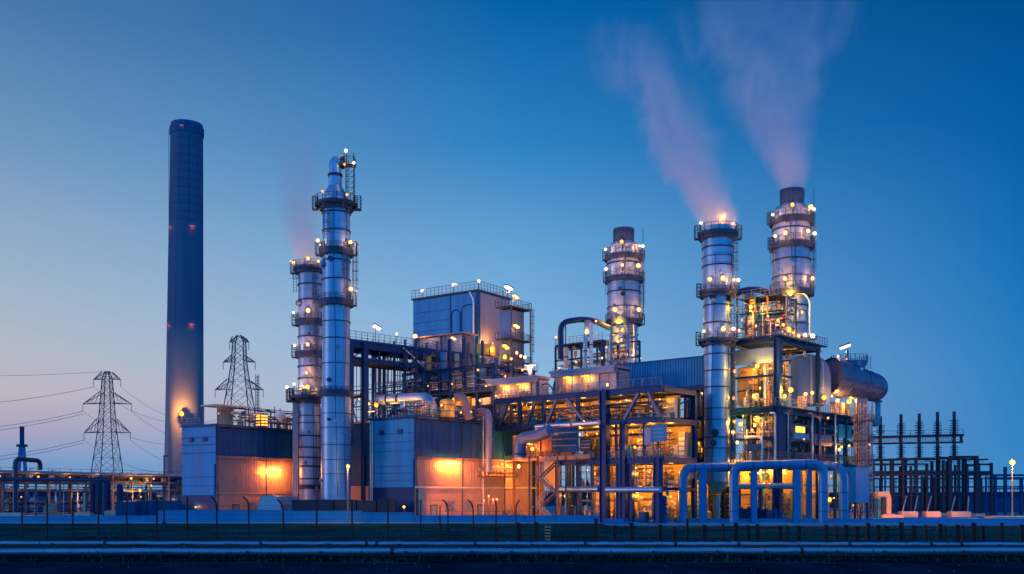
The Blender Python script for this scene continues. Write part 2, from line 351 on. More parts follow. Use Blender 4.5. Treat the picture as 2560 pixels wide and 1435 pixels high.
b._add([(x, y+rd.uniform(-.5,.5)*(j in (0,)), max(-.02, z+rd.uniform(-.04,.05))) for x in xs for j,(y,z) in enumerate(pr)], [(i*4+j,i*4+4+j,i*4+5+j,i*4+1+j) for i in range(80) for j in range(3)], True)
o = b.build('earth_bank', M['bank']); o['kind'] = 'structure'
b = MB(); rd = random.Random(5)                         # rough grass along the bank and under the fence
for i in range(16000):
    y = rd.choice([rd.uniform(58.4,64.2), rd.uniform(67,74), rd.uniform(76.5,122)]); x = rd.uniform(-.53,.53)*y; hh = rd.uniform(.06,.26)*(2.4 if rd.random() < .05 else 1); g = rd.uniform(0,6.28); wd = rd.uniform(.03,.09)
    b._add([(x-wd*math.cos(g),y-wd*math.sin(g),0),(x+wd*math.cos(g),y+wd*math.sin(g),0),(x+rd.uniform(-.1,.1),y+rd.uniform(-.1,.1),hh)], [(0,1,2)])
M['grass'] = mk('dark_grass', (.013,.066,.055), .8, 0, .5, .3, spec=.0)
tag(b.build('grass', M['grass']), 'dark rough grass along the roadside bank and under the wire fence', 'grass', kind='stuff')
b = MB()
for i in range(46): y = rd.uniform(46,58); x = rd.uniform(-.53,.53)*y; b.ball((x,y,.03), rd.uniform(.01,.026), 6, 4)
tag(b.build('gravel', M['conc']), 'scattered pale pebbles on the dark road surface', 'gravel', kind='stuff')
def hill(name, x0, x1, y, top, seed, dep=60):
    rd = random.Random(seed); b = MB(); n = 60; vs = []
    for i in range(n+1):
        x = x0 + (x1-x0)*i/n; t = top*(.86 + .14*math.sin(i*.37+seed)) + rd.uniform(-.12,.12)
        vs += [(x,y,-.1),(x,y+dep*.12,t*.9),(x,y+dep*.5,t),(x,y+dep,-.1)]
    b._add(vs, [(i*4+j,i*4+4+j,i*4+5+j,i*4+1+j) for i in range(n) for j in range(3)], True)
    o = b.build(name, M['hill']); o['kind'] = 'structure'
hill('hills', 60, 700, 290, 4.2, 2)
hill('hills', -700, -40, 290, 3.4, 5)
hill('hills', -1800, 1800, 1500, 9, 9, 200)
# ================================================================ foreground pipelines, fence, posts, low wall
def pipeline(name, label, yl, yr, z, r, joints, sup):
    L0, R0 = (-60,yl), (60,yr); at = lambda t: Vector((L0[0]+(R0[0]-L0[0])*t, yl+(yr-yl)*t, z))
    root = empty(name, (0,(yl+yr)/2,0), 0, label, 'pipeline', 'pipelines along the road'); off = Vector((0,(yl+yr)/2,0))
    cuts = [0] + joints + [1]
    for a, c in zip(cuts, cuts[1:]):
        b = MB(); n = 10; b.tube([at(a+(c-a)*i/n)-off + Vector((0,0,.02*math.sin(i*2.1+a*40))) for i in range(n+1)], r, 14); b.build('pipe_section', M['fpipe'], root)
    for t in joints:
        b = MB(); p = at(t)-off; b.tube([p-Vector((.11,0,0)),p+Vector((.11,0,0))], r*1.14, 14); b.build('joint_collar', M['black'], root)
    for t in sup:
        b = MB(); p = at(t)-off; b.box(p.x-.12,p.x+.12,p.y-r*1.3,p.y+r*1.3,-.02,z-r*.7); b.box(p.x-.08,p.x+.08,p.y-r*1.5,p.y-r*1.02,0,z+.02); b.build('pipe_support', M['black'], root)
def tx(px, y): return (wx(px,y)+60)/120
pipeline('pipeline', 'nearest pale insulated pipe running low along the roadside bank', 64.2, 66.4, .27, .19, [tx(980,65),tx(2004,65.6)], [tx(x,65) for x in (410,620,803,1014,1180,1279,1425,1636,1796,1918,2100,2218,2420)])
pipeline('pipeline', 'thinner pale pipe behind the roadside one, at the foot of the wire fence', 76.4, 73.4, .26, .15, [tx(x,75) for x in (254,650,916,942,1188,1462,1686,1842,2115,2315,2388)], [tx(x,75) for x in (120,254,450,650,820,1000,1188,1330,1462,1842,2115,2315,2480)])
fr = empty('wire_fence', (0,86.5,0), 0, 'tall wire mesh fence with thin dark posts, some cranked at the top', 'fence')
fp = [-12,55,118,182,246,317,392,468,542,622,708,792,880,970,1052,1120,1183,1240]; tops = []
for i, px in enumerate(fp):
    x = wx(px,86.5); b = MB(); zt = 3.75 if px < 700 else 3.5; cr = 540 <= px <= 710 or px in (1120,1183)
    p = [(x,0,-.2),(x,0,zt-.7),(x-(.18 if cr else .0),0,zt-.25),(x-(.5 if cr else .0),0,zt)] if cr else [(x,0,-.2),(x,0,zt)]
    b.tube(fillet(p,.3,4), .075 if px < 1000 else .06, 7); b.build('post', M['wood'], fr); tops.append((x,zt))
b = MB()
for (x0,z0),(x1,z1) in zip(tops,tops[1:]):
    for k in range(9): q = .2 + k*.4; b.bar((x0,.03,q),(x1,.03,q), .012)
b.build('wire', M['wood'], fr)
fr2 = empty('wire_fence', (0,92,0), 0, 'short wire fence with two cranked posts before the pink lit wall', 'fence')
for px, ct in ((1290,1),(1337,0),(1100,0)):
    x = wx(px,92); b = MB(); b.tube(fillet([(x,0,0),(x,0,3.0),(x+.35*ct,0,3.45)] if ct else [(x,0,0),(x,0,2.9)],.3,4),.06,6); b.build('post', M['wood'], fr2)
b = MB()
for k in range(4): b.bar((wx(1100,92),.02,.6+k*.6),(wx(1337,92),.02,.6+k*.6),.014)
b.bar((wx(1292,92),.02,3.1),(wx(1325,92),.02,1.0),.03); b.build('wire', M['wood'], fr2)
for i, px in enumerate([1242,1297,1342,1491,1536,1579,1650,1686,1718,1761,1807,1840,1870,1895,1949,1969,1998,2065,2091,2115,2143,2170,2196,2217,2253,2285,2315,2350,2364,2394,2408,2434,2457,2504,2555]):
    rd = random.Random(px); y = 85 + rd.uniform(-1,1); x = wx(px,y); hh = rd.uniform(1.28,1.6) + (.5 if px in (1718,1491) else 0); wd = rd.choice([.16,.28,.32,.36,.3])
    b = MB(); b._add([(-wd/2,-.12,-.1),(wd/2,-.12,-.1),(wd/2,.12,-.1),(-wd/2,.12,-.1),(-wd/2,-.12,hh),(wd/2,-.12,hh-.05),(wd/2,.12,hh-.03),(-wd/2,.12,hh+.02)], [(0,3,2,1),(4,5,6,7),(0,1,5,4),(1,2,6,5),(2,3,7,6),(3,0,4,7)])
    o = b.build('timber_post', M['wood']); o.location = (x,y,0); o.rotation_euler = (0,rd.uniform(-.02,.02),rd.uniform(-.3,.3))
    tag(o, {1718:'tallest black timber post of the row before the blue pipe loops',1491:'tall black timber post at the foot of the big blue column'}.get(px, 'black squared timber post standing in the grass verge'), 'post', 'timber posts along the grass verge')
mk_b = MB(); mk_b.box(-.24,.24,-.05,.05,.05,1.25); mk_b.mi = 1
for i in range(4): mk_b.box(-.26,.26,-.07,-.045,.2+i*.27,.32+i*.27)
M['refl'] = mk('orange_reflector', (.75,.3,.12), .4)
o = mk_b.build('marker_post', [M['refl'],M['wood']]); o.location = (wx(1369,85),85,0); tag(o, 'orange and dark striped marker board among the black posts', 'marker post')
pg = empty('palisade_gate', (wx(1437,86),86,0), 0, 'low dark paling gate between two posts in the verge', 'gate'); b = MB()
for i in range(17): b.box(-1.85+i*.23,-1.79+i*.23,-.02,.02,.1,1.35)
b.build('paling', M['wood'], pg); b = MB()
for z in (.3,1.2): b.box(-1.95,1.95,.025,.06,z,z+.06)
b.build('rail', M['wood'], pg)
# low bund wall, stepped along its length
lw = empty('bund_wall', (0,136,0), 0, 'long low blue painted concrete wall in front of the plant', 'wall')
for px0, px1, t, base in ((-60,160,1292,-.05),(160,395,1291,-.05),(395,730,1277,-.05),(730,905,1279,-.05),(905,1035,1283,-.05),(1035,1390,1290,-.05),(1390,1500,1290,-.05)):
    b = MB(); x0, x1 = wx(px0,136), wx(px1,136); zt = wz(t,136); b.box(x0+.02,x1-.02,0,.35,base,zt); b.box(x0+.02,x1-.02,-.04,.39,zt,zt+.1); b.build('wall_panel', M['wallblue'], lw)
b = MB(); b.box(wx(-60,136),wx(1500,136),-.5,-.02,0,.12); b.build('kerb', M['conc'], lw)
k = MB(); k.box(0,140,0,.4,0,.55); k.box(0,140,-.25,0,0,.14); o = k.build('kerb_wall', M['wallblue']); o.location = (wx(1510,139.5),139.5,0); tag(o, 'low concrete upstand under the blue pipe loops, right of the bund wall', 'wall')
# ================================================================ tall chimney
Yc = 230.0; s = Yc/F; ch = empty('chimney', (wx(464,Yc),Yc,0), 0, 'very tall tapering dark blue chimney, tallest thing in the plant', 'chimney')
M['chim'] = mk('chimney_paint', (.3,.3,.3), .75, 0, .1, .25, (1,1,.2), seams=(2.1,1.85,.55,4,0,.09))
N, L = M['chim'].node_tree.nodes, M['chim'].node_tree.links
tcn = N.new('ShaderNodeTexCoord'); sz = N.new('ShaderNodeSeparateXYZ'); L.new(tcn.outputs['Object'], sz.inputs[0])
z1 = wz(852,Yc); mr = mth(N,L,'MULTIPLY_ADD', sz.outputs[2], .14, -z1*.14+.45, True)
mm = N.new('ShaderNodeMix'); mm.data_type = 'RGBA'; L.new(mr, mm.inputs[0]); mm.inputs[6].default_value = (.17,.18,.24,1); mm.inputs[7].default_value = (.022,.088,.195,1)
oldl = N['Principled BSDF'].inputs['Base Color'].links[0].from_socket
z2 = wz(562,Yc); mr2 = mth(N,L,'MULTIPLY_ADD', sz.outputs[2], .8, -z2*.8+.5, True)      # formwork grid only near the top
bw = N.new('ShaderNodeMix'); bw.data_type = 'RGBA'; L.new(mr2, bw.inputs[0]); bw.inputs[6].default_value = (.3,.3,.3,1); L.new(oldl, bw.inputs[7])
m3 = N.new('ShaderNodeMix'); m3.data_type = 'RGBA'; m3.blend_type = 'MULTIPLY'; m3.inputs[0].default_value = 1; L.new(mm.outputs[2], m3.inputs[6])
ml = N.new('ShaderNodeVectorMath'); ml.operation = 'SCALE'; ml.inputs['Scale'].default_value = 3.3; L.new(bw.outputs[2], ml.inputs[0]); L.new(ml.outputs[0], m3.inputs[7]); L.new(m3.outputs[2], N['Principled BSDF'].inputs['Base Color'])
b = MB(); prof = [(wz(y,Yc), (39 + 8*(y-330)/840)*s, (3.2 - 7*(y-330)/840)*s) for y in (330,560,850,1000,1170)]
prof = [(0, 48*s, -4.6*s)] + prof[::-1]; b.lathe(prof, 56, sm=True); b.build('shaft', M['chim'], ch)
b = MB(); b.lathe([(wz(340,Yc),41*s,3.2*s),(wz(322,Yc),41.5*s,3.2*s),(wz(322,Yc),39*s,3.2*s),(wz(312,Yc),38.5*s,3.2*s),(wz(312,Yc),34*s,3.2*s),(wz(335,Yc),34*s,3.2*s)], 56); b.build('rim', M['blue_dk'], ch)
railing(ch, [(3.2*s+41*s*math.cos(R(g)),41*s*math.sin(R(g)),wz(336,Yc)) for g in range(0,360,15)], .9, 1, 'deck', .05, True, 1)
for py, xs_ in ((574,(432,493)),(817,(429,492)),(328,(468,))):
    for px in xs_:
        rr_ = (39+8*(py-330)/840)*s+.25; dx = (px-464)*s; cxo = (3.2-7*(py-330)/840)*s; t = max(-.97,min(.97,(dx-cxo)/rr_))
        o = lamp(ch, (cxo+rr_*t, -rr_*math.sqrt(1-t*t)-.1, wz(py,Yc)), 'red', .34 if py > 400 else .25, 'strip', -math.atan2(t, math.sqrt(1-t*t))*-1, 'obstruction_lamp')
ladder(ch, -2.2, -4.15, 2, wz(340,Yc), .5, 'x', False, 'deck')
o = lamp(ch, ((475-459.5)*s-.3, -6.2, wz(1040,Yc)), 'amber', .62, 'globe', 0, 'floodlight', (0,-.6,.2), 5200); bb = MB(); bb.bar(((475-459.5)*s-.3,-6.2,wz(1040,Yc)-1.2),((475-459.5)*s-.3,-3.5,wz(1040,Yc)-1.2),.2); bb.build('bracket', M['deck'], ch)
# ================================================================ pylons, bridge tower, wires
def pylon(px, Y, prof, arms, label, rz=0):
    root = empty('pylon', (wx(px,Y),Y,0), R(rz), label, 'pylon', 'electricity pylons'); s = Y/F; b = MB()
    pz = [(wz(y,Y), hw*s) for y, hw in prof]; pz[-1] = (0, pz[-1][1])
    legs = [[Vector((sx_*hw, sy_*hw, z)) for z, hw in pz] for sx_, sy_ in ((-1,-1),(1,-1),(1,1),(-1,1))]
    for l in legs:
        for a, c in zip(l, l[1:]): b.bar(a, c, .24)
    b.build('leg', M['pylon'], root); b = MB()
    zt, zb = pz[0][0], pz[-1][0]; zz = zt; lv = []
    def hw_at(z):
        for (za,ha),(zc,hc) in zip(pz,pz[1:]):
            if zc <= z <= za: return hc + (ha-hc)*(z-zc)/(za-zc)
        return pz[-1][1]
    while zz > zb+.5: lv.append(zz); zz -= max(1.7, 1.7*hw_at(zz))
    lv.append(zb)
    for za, zc in zip(lv, lv[1:]):
        ha, hc = hw_at(za), hw_at(zc); A = [Vector((a*ha,c*ha,za)) for a,c in ((-1,-1),(1,-1),(1,1),(-1,1))]; C = [Vector((a*hc,c*hc,zc)) for a,c in ((-1,-1),(1,-1),(1,1),(-1,1))]
        for i in range(4):
            j = (i+1)%4; b.bar(A[i],C[j],.1); b.bar(A[j],C[i],.1); b.bar(C[i],C[j],.09)
    b.build('bracing', M['pylon'], root); tips = []
    for y, span, rise, side in arms:
        for sg in side:
            z = wz(y,Y); hw = hw_at(z); tip = Vector((sg*span*s,0,z-.3)); b = MB()
            for e in (-1,1):
                b.bar((sg*hw,e*hw,z), tip, .2); b.bar((sg*hw,e*hw,z+rise*s), tip, .2)
                for k in range(1,4):
                    t = k/4; b.bar(Vector((sg*hw,e*hw,z)).lerp(tip,t), Vector((sg*hw,e*hw,z+rise*s)).lerp(tip,max(0,t-.22)), .1)
            arm = b.build('cross_arm', M['pylon'], root)
            b = MB(); zz = tip.z
            b.tube([tip, tip-Vector((0,0,2.4))], .07, 6)
            for k in range(6): b.lathe([(zz-.5-k*.3,.05),(zz-.45-k*.3,.22),(zz-.4-k*.3,.05)], 8, (tip.x,tip.y))
            b.build('insulator', M['pylon'], arm); tips.append(root.matrix_basis @ (tip-Vector((0,0,2.4)))); 
    return root, tips
_, t1 = pylon(268, 330, [(928,3),(944,9),(1078,17),(1170,27),(1268,36)], [(947,34,18,(-1,1)),(1008,61,28,(-1,1)),(1080,58,34,(-1,1))], 'steel lattice pylon with three pairs of arms, left of the tall chimney')
_, t2 = pylon(598, 300, [(838,4),(852,13),(905,15),(960,22),(1040,33),(1270,52)], [(853,24,10,(-1,1)),(903,40,14,(-1,1)),(972,60,22,(-1,1))], 'taller lattice pylon rising behind the left hall and the dish')
def wire(a, c, sag, r, label):
    b = MB(); a, c = Vector(a), Vector(c); b.tube([a.lerp(c,t/20) - Vector((0,0,sag*4*(t/20)*(1-t/20))) for t in range(21)], r, 5); tag(b.build('power_line', M['pylon']), label, 'power line', 'overhead power lines')
nm = ['upper','upper','middle','middle','lowest','lowest']
for i, p in enumerate(t1):
    if i % 2 == 0: wire(p, (wx(-500,300), 300, p.z-7), 4, .07, f'power line from the {nm[i]} left arm of the left pylon out of view')
    if i % 2 == 0 and i > 0: wire(p-Vector((0,0,.9)), (wx(-500,300)-2, 301, p.z-9), 4, .07, f'second power line under the {nm[i]} left arm of the left pylon')
for i, (p, q) in enumerate(zip(t1, t2)): wire(p, q-Vector((0,0,20)), 6, .045, f'thin power line from the {nm[i]} {"left" if i%2==0 else "right"} arm of the left pylon to the chimney side')
wire((wx(-400,360),360,wz(922,360)), (wx(268,330),330,wz(928,330)), 2, .05, 'earth wire running to the peak of the left pylon')
bt = empty('mast', (wx(55,240),240,0), 0, 'dark slender mast on two splayed legs beyond the pipe rack', 'mast'); s = 240/F
b = MB(); b.box(-4*s,4*s,-.4,.4,wz(1115,240),wz(1066,240)); b.build('pole', M['steel'], bt)
b = MB(); b.box(-11*s,11*s,-.7,.7,wz(1117,240),wz(1111,240)); b.build('head_plate', M['steel'], bt)
for e in (-1,1): b = MB(); b.bar((e*3*s,0,wz(1112,240)),(e*17*s,0,0),.55,.7); b.build('leg', M['steel_lt'], bt)
# ================================================================ left pipe rack
A = U(-60, 180, 62, 'pipe_rack', 'long low pipe rack with a roof deck at the far left, below the left pylon', 'pipe rack'); r = A.root
Lk = 50; zt = 9.0
for i in range(11):
    for v in (0,7):
        u = i*Lk/10; beam(r, (u,v,0),(u,v,zt-1.2), .34,.34,'pylon' if i%3 else 'pink','column')
for z,mat in ((zt-1.35,'pylon'),(zt-2.9,'pylon'),(4.6,'pylon')):
    for v in (0,7): beam(r, (-3,v,z),(Lk+2,v,z), .25,.34,mat)
    for i in range(11): beam(r,(i*5,.2,z-.02),(i*5,6.8,z-.02),.2,.3,'pylon')
b = MB(); b.box(-3,Lk+2,-.6,7.6,zt-1.1,zt-.95); b.build('deck', M['conc'], r)
b = MB(); rd = random.Random(4)
for k in range(12):
    v = .3+k*.55; rr_ = rd.choice([.1,.14,.2]); b = MB(); b.tube([(-3,v,zt-2.6+rr_),(Lk+2,v,zt-2.6+rr_)], rr_, 8); b.build('pipe', M[rd.choice(['pipe_dk','pipe_red','pipe','pink','pipe_dk'])], r)
for k in range(5):
    v = .3+k*1.2; rr_ = rd.choice([.14,.2]); b = MB(); b.tube([(-3,v,zt-.95+rr_),(Lk+2,v,zt-.95+rr_)], rr_, 8); b.build('pipe', M[rd.choice(['pipe','pink','pipe_dk'])], r)
clutter(r, 0, Lk, .1, 3, zt-2.7, zt-1.4, 95, 11, ['pipe_dk','pipe_red','pink','pipe','pipe_dk'], .8, .3, .04)
b = MB(); b.box(-3,Lk+2,4.5,4.7,zt-2.8,zt-1.2); b.build('back_panel', M['black'], r)
for q in range(11): bb = MB(); bb.box(q*4.7,q*4.7+2,-.75,-.6,zt-2.5,zt-1.5) if False else bb.bar((q*4.7,-.2,zt-2.8),(q*4.7+4.7,-.2,zt-1.3),.12); bb.build('brace', M['pylon'], r)
clutter(r, 0, Lk, .3, 6.5, 0, 6, 80, 12, ['pipe','pink','steel','pipe_dk','steel_lt'], 1.2, .2, .14)
railing(r, [(-3,-.5,zt-.95),(Lk+2,-.5,zt-.95)], .9, 2.5, 'pylon', .04, False, 1)
for px, py in ((350,1226),(378,1214)): lamp(r, (A.u(px,-1.2),-1.2,A.z(py,A.u(px,-1.2),-1.2)), 'amber', .5 if px == 350 else .26, power=900 if px == 350 else 250)
lamp(r, (30,4,5.5), 'dim', .3)
for u in (4,12,19,26,34,40): lamp(r, (u,-.9,(zt-1.7)), 'dim', .3, power=90)
for u in (8,22,36): lamp(r, (u,-1.5,3.4), 'amber', .2, power=420)
g = U(38, 178, 62, 'pipe_loop', 'big dark pipe loop standing up over the left pipe rack', 'pipe'); b = MB()
b.tube(fillet([(0,0,0),(0,0,g.z(1147)),(5.0,0,g.z(1147)-.2),(5.0,0,zt-.6)],1.1,6), .42, 12); b.build('pipe', M['pipe_dk'], g.root)
b = MB()
for z in (3,6,8.6): b.tube([(0,0,z),(0,0,z+.18)], .56, 12)
b.build('flange', M['pipe_dk'], g.root)
o = empty('pipeline_elbow', (0,0,0), 0, 'low grey pipe run ending at the middle of the left pipe rack', 'pipe'); o.location = (wx(90,172),172,0)
b = MB(); q = [wx(-40,172)-wx(90,172), wx(268,172)-wx(90,172)]; b.tube([(q[0],0,wz(1197,172)),(q[1],0,wz(1200,172)),(q[1]+.3,0,wz(1202,172))], .33, 10); b.build('pipe', M['pipe_dk'], o)
for px in (10,90,150,215,258): b = MB(); x = wx(px,172)-wx(90,172); b.box(x-.13,x+.13,-.13,.13,0,wz(1202,172)); b.build('post', M['pylon'], o)
# things in the yard at the left
cr = empty('crate_stack', (wx(140,168),168,0), R(6), 'stack of orange lit timber crates under the left pipe rack', 'crates')
for i,(x,z,w_,h_) in enumerate(((-.9,.9,1.9,.55),(-.9,1.5,1.8,.5),(-.7,2.05,1.5,.5),(.2,.15,3.0,.22),(-.2,.4,2.3,.45))):
    b = MB(); b.box(x-w_/2,x+w_/2,-.6,.6,z,z+h_)
    for k in range(3): b.box(x-w_/2-.03,x+w_/2+.03,-.64,-.6,z+.04+k*h_/3,z+.12+k*h_/3)
    b.build('crate', M['tan'], cr)
M['plinth'] = mk('pale_plinth', (.6,.46,.36), .8, 0, .12, 1)
for px, wpx, hpx, Y, lab in ((30,60,10,170,'long low kerb block at the far left edge of the yard'),(211,38,11,168,'pale plinth with a thin post right of the crate stack'),(336,22,12,170,'pale block right under the amber lamp of the pipe rack'),(295,64,14,175,'low white slatted bench block below the left pipe rack')):
    b = MB(); s = Y/F; b.box(-wpx*s/2,wpx*s/2,-.8,.8,0,(1280-1235)*0+hpx*s); b.box(-wpx*s*.42,wpx*s*.42,-.6,.6,hpx*s,hpx*s+.12)
    if px == 211: b.tube([(0,0,0),(0,0,4.2)], .14, 8)
    o = b.build('plinth', M['plinth']); o.location = (wx(px,Y),Y,.02); tag(o, lab, 'plinth')
def vessel(px, Y, ytop, ybot, rpx, mat, label, cat='tank', name='tank', dome=.45, bands=2, base=0):
    s = Y/F; z1, z0 = wz(ytop,Y), (wz(ybot,Y) if base is None else base); r_ = rpx*s; root = empty(name, (wx(px,Y),Y,0), 0, label, cat); b = MB()
    n = 6; pr = [(z1-dome*r_+dome*r_*math.sin(math.pi/2*i/n), max(.01,r_*math.cos(math.pi/2*i/n))) for i in range(n+1)]
    b.lathe([(z0,r_),(z1-dome*r_,r_)], 32, caps=False); b.lathe(pr, 32, sm=True, caps=False); b.build('shell', M[mat], root)
    for k in range(bands): b = MB(); z = z0+(z1-z0)*(k+1)/(bands+1); b.ring(r_,r_+.09,z,z+.16,32); b.build('band', M['band'], root)
    return root, s, r_, z1
for px, rp, yt in ((250,12,1192),(268,9,1200),(232,7,1205),(300,8,1210)): vessel(px, 196, yt, 1280, rp, 'steel', {250:'broad dark blue upright tank in the left pipe rack bay',268:'slim blue tank tucked right of the broad one in the left rack',232:'small blue tank left of the broad one under the left rack',300:'dark blue upright vessel just left of the rack lamp'}[px])
# dark sheds behind the rack
for px0, px1, Y, yt, lab in ((60,280,235,1243,'long low dark shed behind the left pipe rack'),(355,490,158,1254,'dark low container in front of the tall chimney'),(300,345,152,1256,'small dark heap of covered material left of the low container')):
    b = MB(); x0, x1 = wx(px0,Y), wx(px1,Y); zt_ = wz(yt,Y); m_ = (x0+x1)/2
    b.box(x0-m_,x1-m_,-1.5,1.5,0,zt_); b.box(x0-m_-.1,x1-m_+.1,-1.6,1.6,zt_,zt_+.15)
    for k in range(8): x = (x0-m_)+(x1-x0)*k/7; b.box(x-.06,x+.06,-1.56,-1.5,0,zt_)
    o = b.build('shed' if px0 == 60 else 'container', M['blue_dk']); o.location = (m_,Y,0); tag(o, lab, 'shed' if px0 == 60 else 'container')
def street_lamp(px, Y, ytop, label, kind='street', r=.32, arm=0, lit=True, mat='pink'):
    root = empty('street_lamp', (wx(px,Y),Y,0), 0, label, 'lamp post'); z = wz(ytop,Y); b = MB(); b.tube([(0,0,0),(0,0,z-.3)], [.13,.08], 8); b.box(-.2,.2,-.2,.2,0,.3)
    if arm: b.bar((0,0,z-.35),(arm,0,z-.2),.08)
    b.build('pole', M[mat], root)
    if lit: lamp(root, (arm,0,z), kind, r)
    else: b = MB(); b.box(-.1,arm+.5,-.15,.15,z-.25,z-.08); b.build('lamp_head', M['black'], root)
street_lamp(410, 134, 1137, 'tall unlit lamp post in front of the tall chimney', lit=False, mat='black', arm=.1)
street_lamp(870, 133, 1166, 'lit sodium street lamp in front of the tall front stack', r=.3)
street_lamp(2531, 150, 1156, 'lit sodium street lamp at the far right by the substation', r=.5, kind='street')
street_lamp(1010, 137.2, 1267, 'short lit bollard lamp at the near corner of the middle hall', 'amber', .26, mat='black')

def hall_details(A, r, ul, vl, z, zl):
    """gutter, downpipes, louvres, doors and conduit that any clad shed carries"""
    b = MB(); b.box(.1,ul,-.42,-.3,z-.12,z+.1); b.build('gutter', M['pipe_dk'], r)
    for u in (.25,ul*.33,ul*.66): b = MB(); b.tube(fillet([(u,-.36,z-.1),(u,-.36,z-.5),(u,-.2,z-.9),(u,-.2,0)],.2,3),.07,6); b.build('downpipe', M['pipe_dk'], r)
    b = MB(); k = 1.2
    while k < ul-.5: b.box(k-.008,k+.008,-.02,-.002,zl+.1,z-.15); k += 1.2
    b.build('sheet_joints', M['steel'], r)
    for u in (3.2,ul*.45):
        b = MB(); b.box(u,u+1.1,-.17,-.105,0,2.3); b.mi = 1; b.box(u-.1,u,-.2,-.105,0,2.4); b.box(u+1.1,u+1.2,-.2,-.105,0,2.4); b.box(u-.1,u+1.2,-.2,-.105,2.3,2.42); b.box(u+.9,u+1.0,-.22,-.17,1.0,1.1); b.build('door', [M['cab'],M['pipe_dk']], r)
    for u in (6.2,10.5):
        b = MB()
        for q in range(6): b.box(u,u+1.6,-.2,-.105,1.4+q*.25,1.53+q*.25)
        b.box(u-.08,u,-.2,-.1,1.3,3.0); b.box(u+1.6,u+1.68,-.2,-.1,1.3,3.0); b.build('louvre', M['cab'], r)
    b = MB(); b.tube([(.3,-.28,zl-.35),(ul-.3,-.28,zl-.35)],.045,6); b.build('conduit', M['pipe_dk'], r)
    for v in (vl*.3,vl*.7): b = MB(); b.box(-.28,-.2,v-.45,v+.45,z-2.3,z-1.6); b.build('vent_cowl', M['steel'], r)
# ================================================================ hall with roof plant (left)
A = U(540, 150, 57, 'clad_hall', 'blue clad hall on the left with an orange lit ribbed side and roof plant', 'building'); r = A.root
z = A.z(1064); vl = A.v(455); ul = 30
b = MB(); b.box(0,ul,0,vl,0,z); b.build('wall', M['blue_dk'], r)  # long side's shade is in this darker blue; the front gets the lighter copy
b = MB(); b.box(-.06,-.003,.02,vl-.02,A.z(1160),z-.1); b.build('front_cladding', M['blue'], r)
b = MB(); b.box(-.16,-.003,.25,vl-.25,A.z(1238),A.z(1160)); b.build('shutter_door', M['blue'], r)
b = MB(); b.box(-.05,-.003,.02,vl-.02,0,A.z(1238)-.02); b.build('base_cladding', M['steel'], r)
b = MB()
for y in (1092,1110,1131,1192,1214): b.box(-.19,-.003,.02,vl-.02,A.z(y)-.035,A.z(y)+.035)
b.build('seam', M['steel'], r)
za, zb = A.z(1141), A.z(1231)
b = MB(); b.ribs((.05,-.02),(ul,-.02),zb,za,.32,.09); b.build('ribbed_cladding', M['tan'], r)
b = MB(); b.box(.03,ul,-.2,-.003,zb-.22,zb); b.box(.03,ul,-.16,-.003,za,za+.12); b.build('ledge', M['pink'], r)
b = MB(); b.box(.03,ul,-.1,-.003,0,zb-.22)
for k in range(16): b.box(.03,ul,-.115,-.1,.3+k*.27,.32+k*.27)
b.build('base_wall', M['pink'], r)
b = MB(); b.box(-.25,ul+.2,-.25,vl+.25,z,z+.28); b.build('roof', M['blue_dk'], r)
hall_details(A, r, ul, vl, z, za); u_ = A.u(685,-1.0); lamp(r, (u_,-1.0,A.z(1174,u_,-1.0)), 'wash', .34, 'wall', 0, 'wall_lamp')
v_ = A.v(475); lamp(r, (-.15,A.v(491),2.0), 'amber', .2)
railing(r, [(-.1,vl,z+.28),(-.1,vl*.45,z+.28)], 1.0, 1.2)
def on_roof(Un, px, py, u0, name, label, cat):      # Empty on a roof, at the place where the picture shows it
    v = Un.v(px, u0); p = Un.world(u0, v, 0); return empty(name, (p.x,p.y,py), R(Un.deg), label, cat)
zr = z+.28
g = empty('roof_shelter', A.world(3, 3.0, zr), R(57), 'open framed shelter on the left hall roof, lit cream inside', 'shelter')
for x in (-1.5,1.5,4):
    for y in (-1.6,1.6): beam(g, (x,y,0),(x,y,2.9),.16,.16,'pink','post')
b = MB(); b.box(-1.8,4.3,-1.9,1.9,2.9,3.15); b.build('roof', M['cream'], g); b = MB(); b.box(1.4,3.9,1.2,1.3,0,2.8); b.build('panel', M['cream'], g); lamp(g, (0,0,1.9), 'dim', .22)
g = empty('roof_pipework', A.world(13, 2.5, zr), R(57), 'rusty tangle of pipes and rails on the left hall roof', 'pipework')
clutter(g, -7, 10, -2, 3, 0, 2.6, 46, 21, ['pipe_red','pink','pipe_dk','pipe_red','pipe'], .7, .16); clutter(g, -7, 10, -2, 3, 0, 3.6, 26, 22, ['pipe_red','pipe_dk'], .5, 0, 0)
railing(g, [(-7,-2.2,0),(10,-2.2,0)], 1.1, .8, 'pipe_red'); lamp(g, (2,0,3.0), 'dim', .25); lamp(g, (7,-1,2.4), 'dim', .2); lamp(g, (-4,-1,2.0), 'dim', .2)
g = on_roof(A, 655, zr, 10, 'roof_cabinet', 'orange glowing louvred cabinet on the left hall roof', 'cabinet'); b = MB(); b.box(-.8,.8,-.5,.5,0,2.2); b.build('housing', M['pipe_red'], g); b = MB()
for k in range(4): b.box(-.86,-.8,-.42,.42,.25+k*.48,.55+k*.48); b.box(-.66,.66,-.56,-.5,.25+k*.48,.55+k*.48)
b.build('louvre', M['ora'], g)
g = on_roof(A, 700, zr, 11, 'dish_aerial', 'round white dish aerial on the left hall roof', 'dish'); b = MB(); b.tube([(0,0,0),(0,0,1.2)], .08, 8); b.build('stand', M['pipe_dk'], g); b = MB(); b.ball((0,0,1.85), .72, 16, 10, 1.15); b.build('dish', M['white'], g)
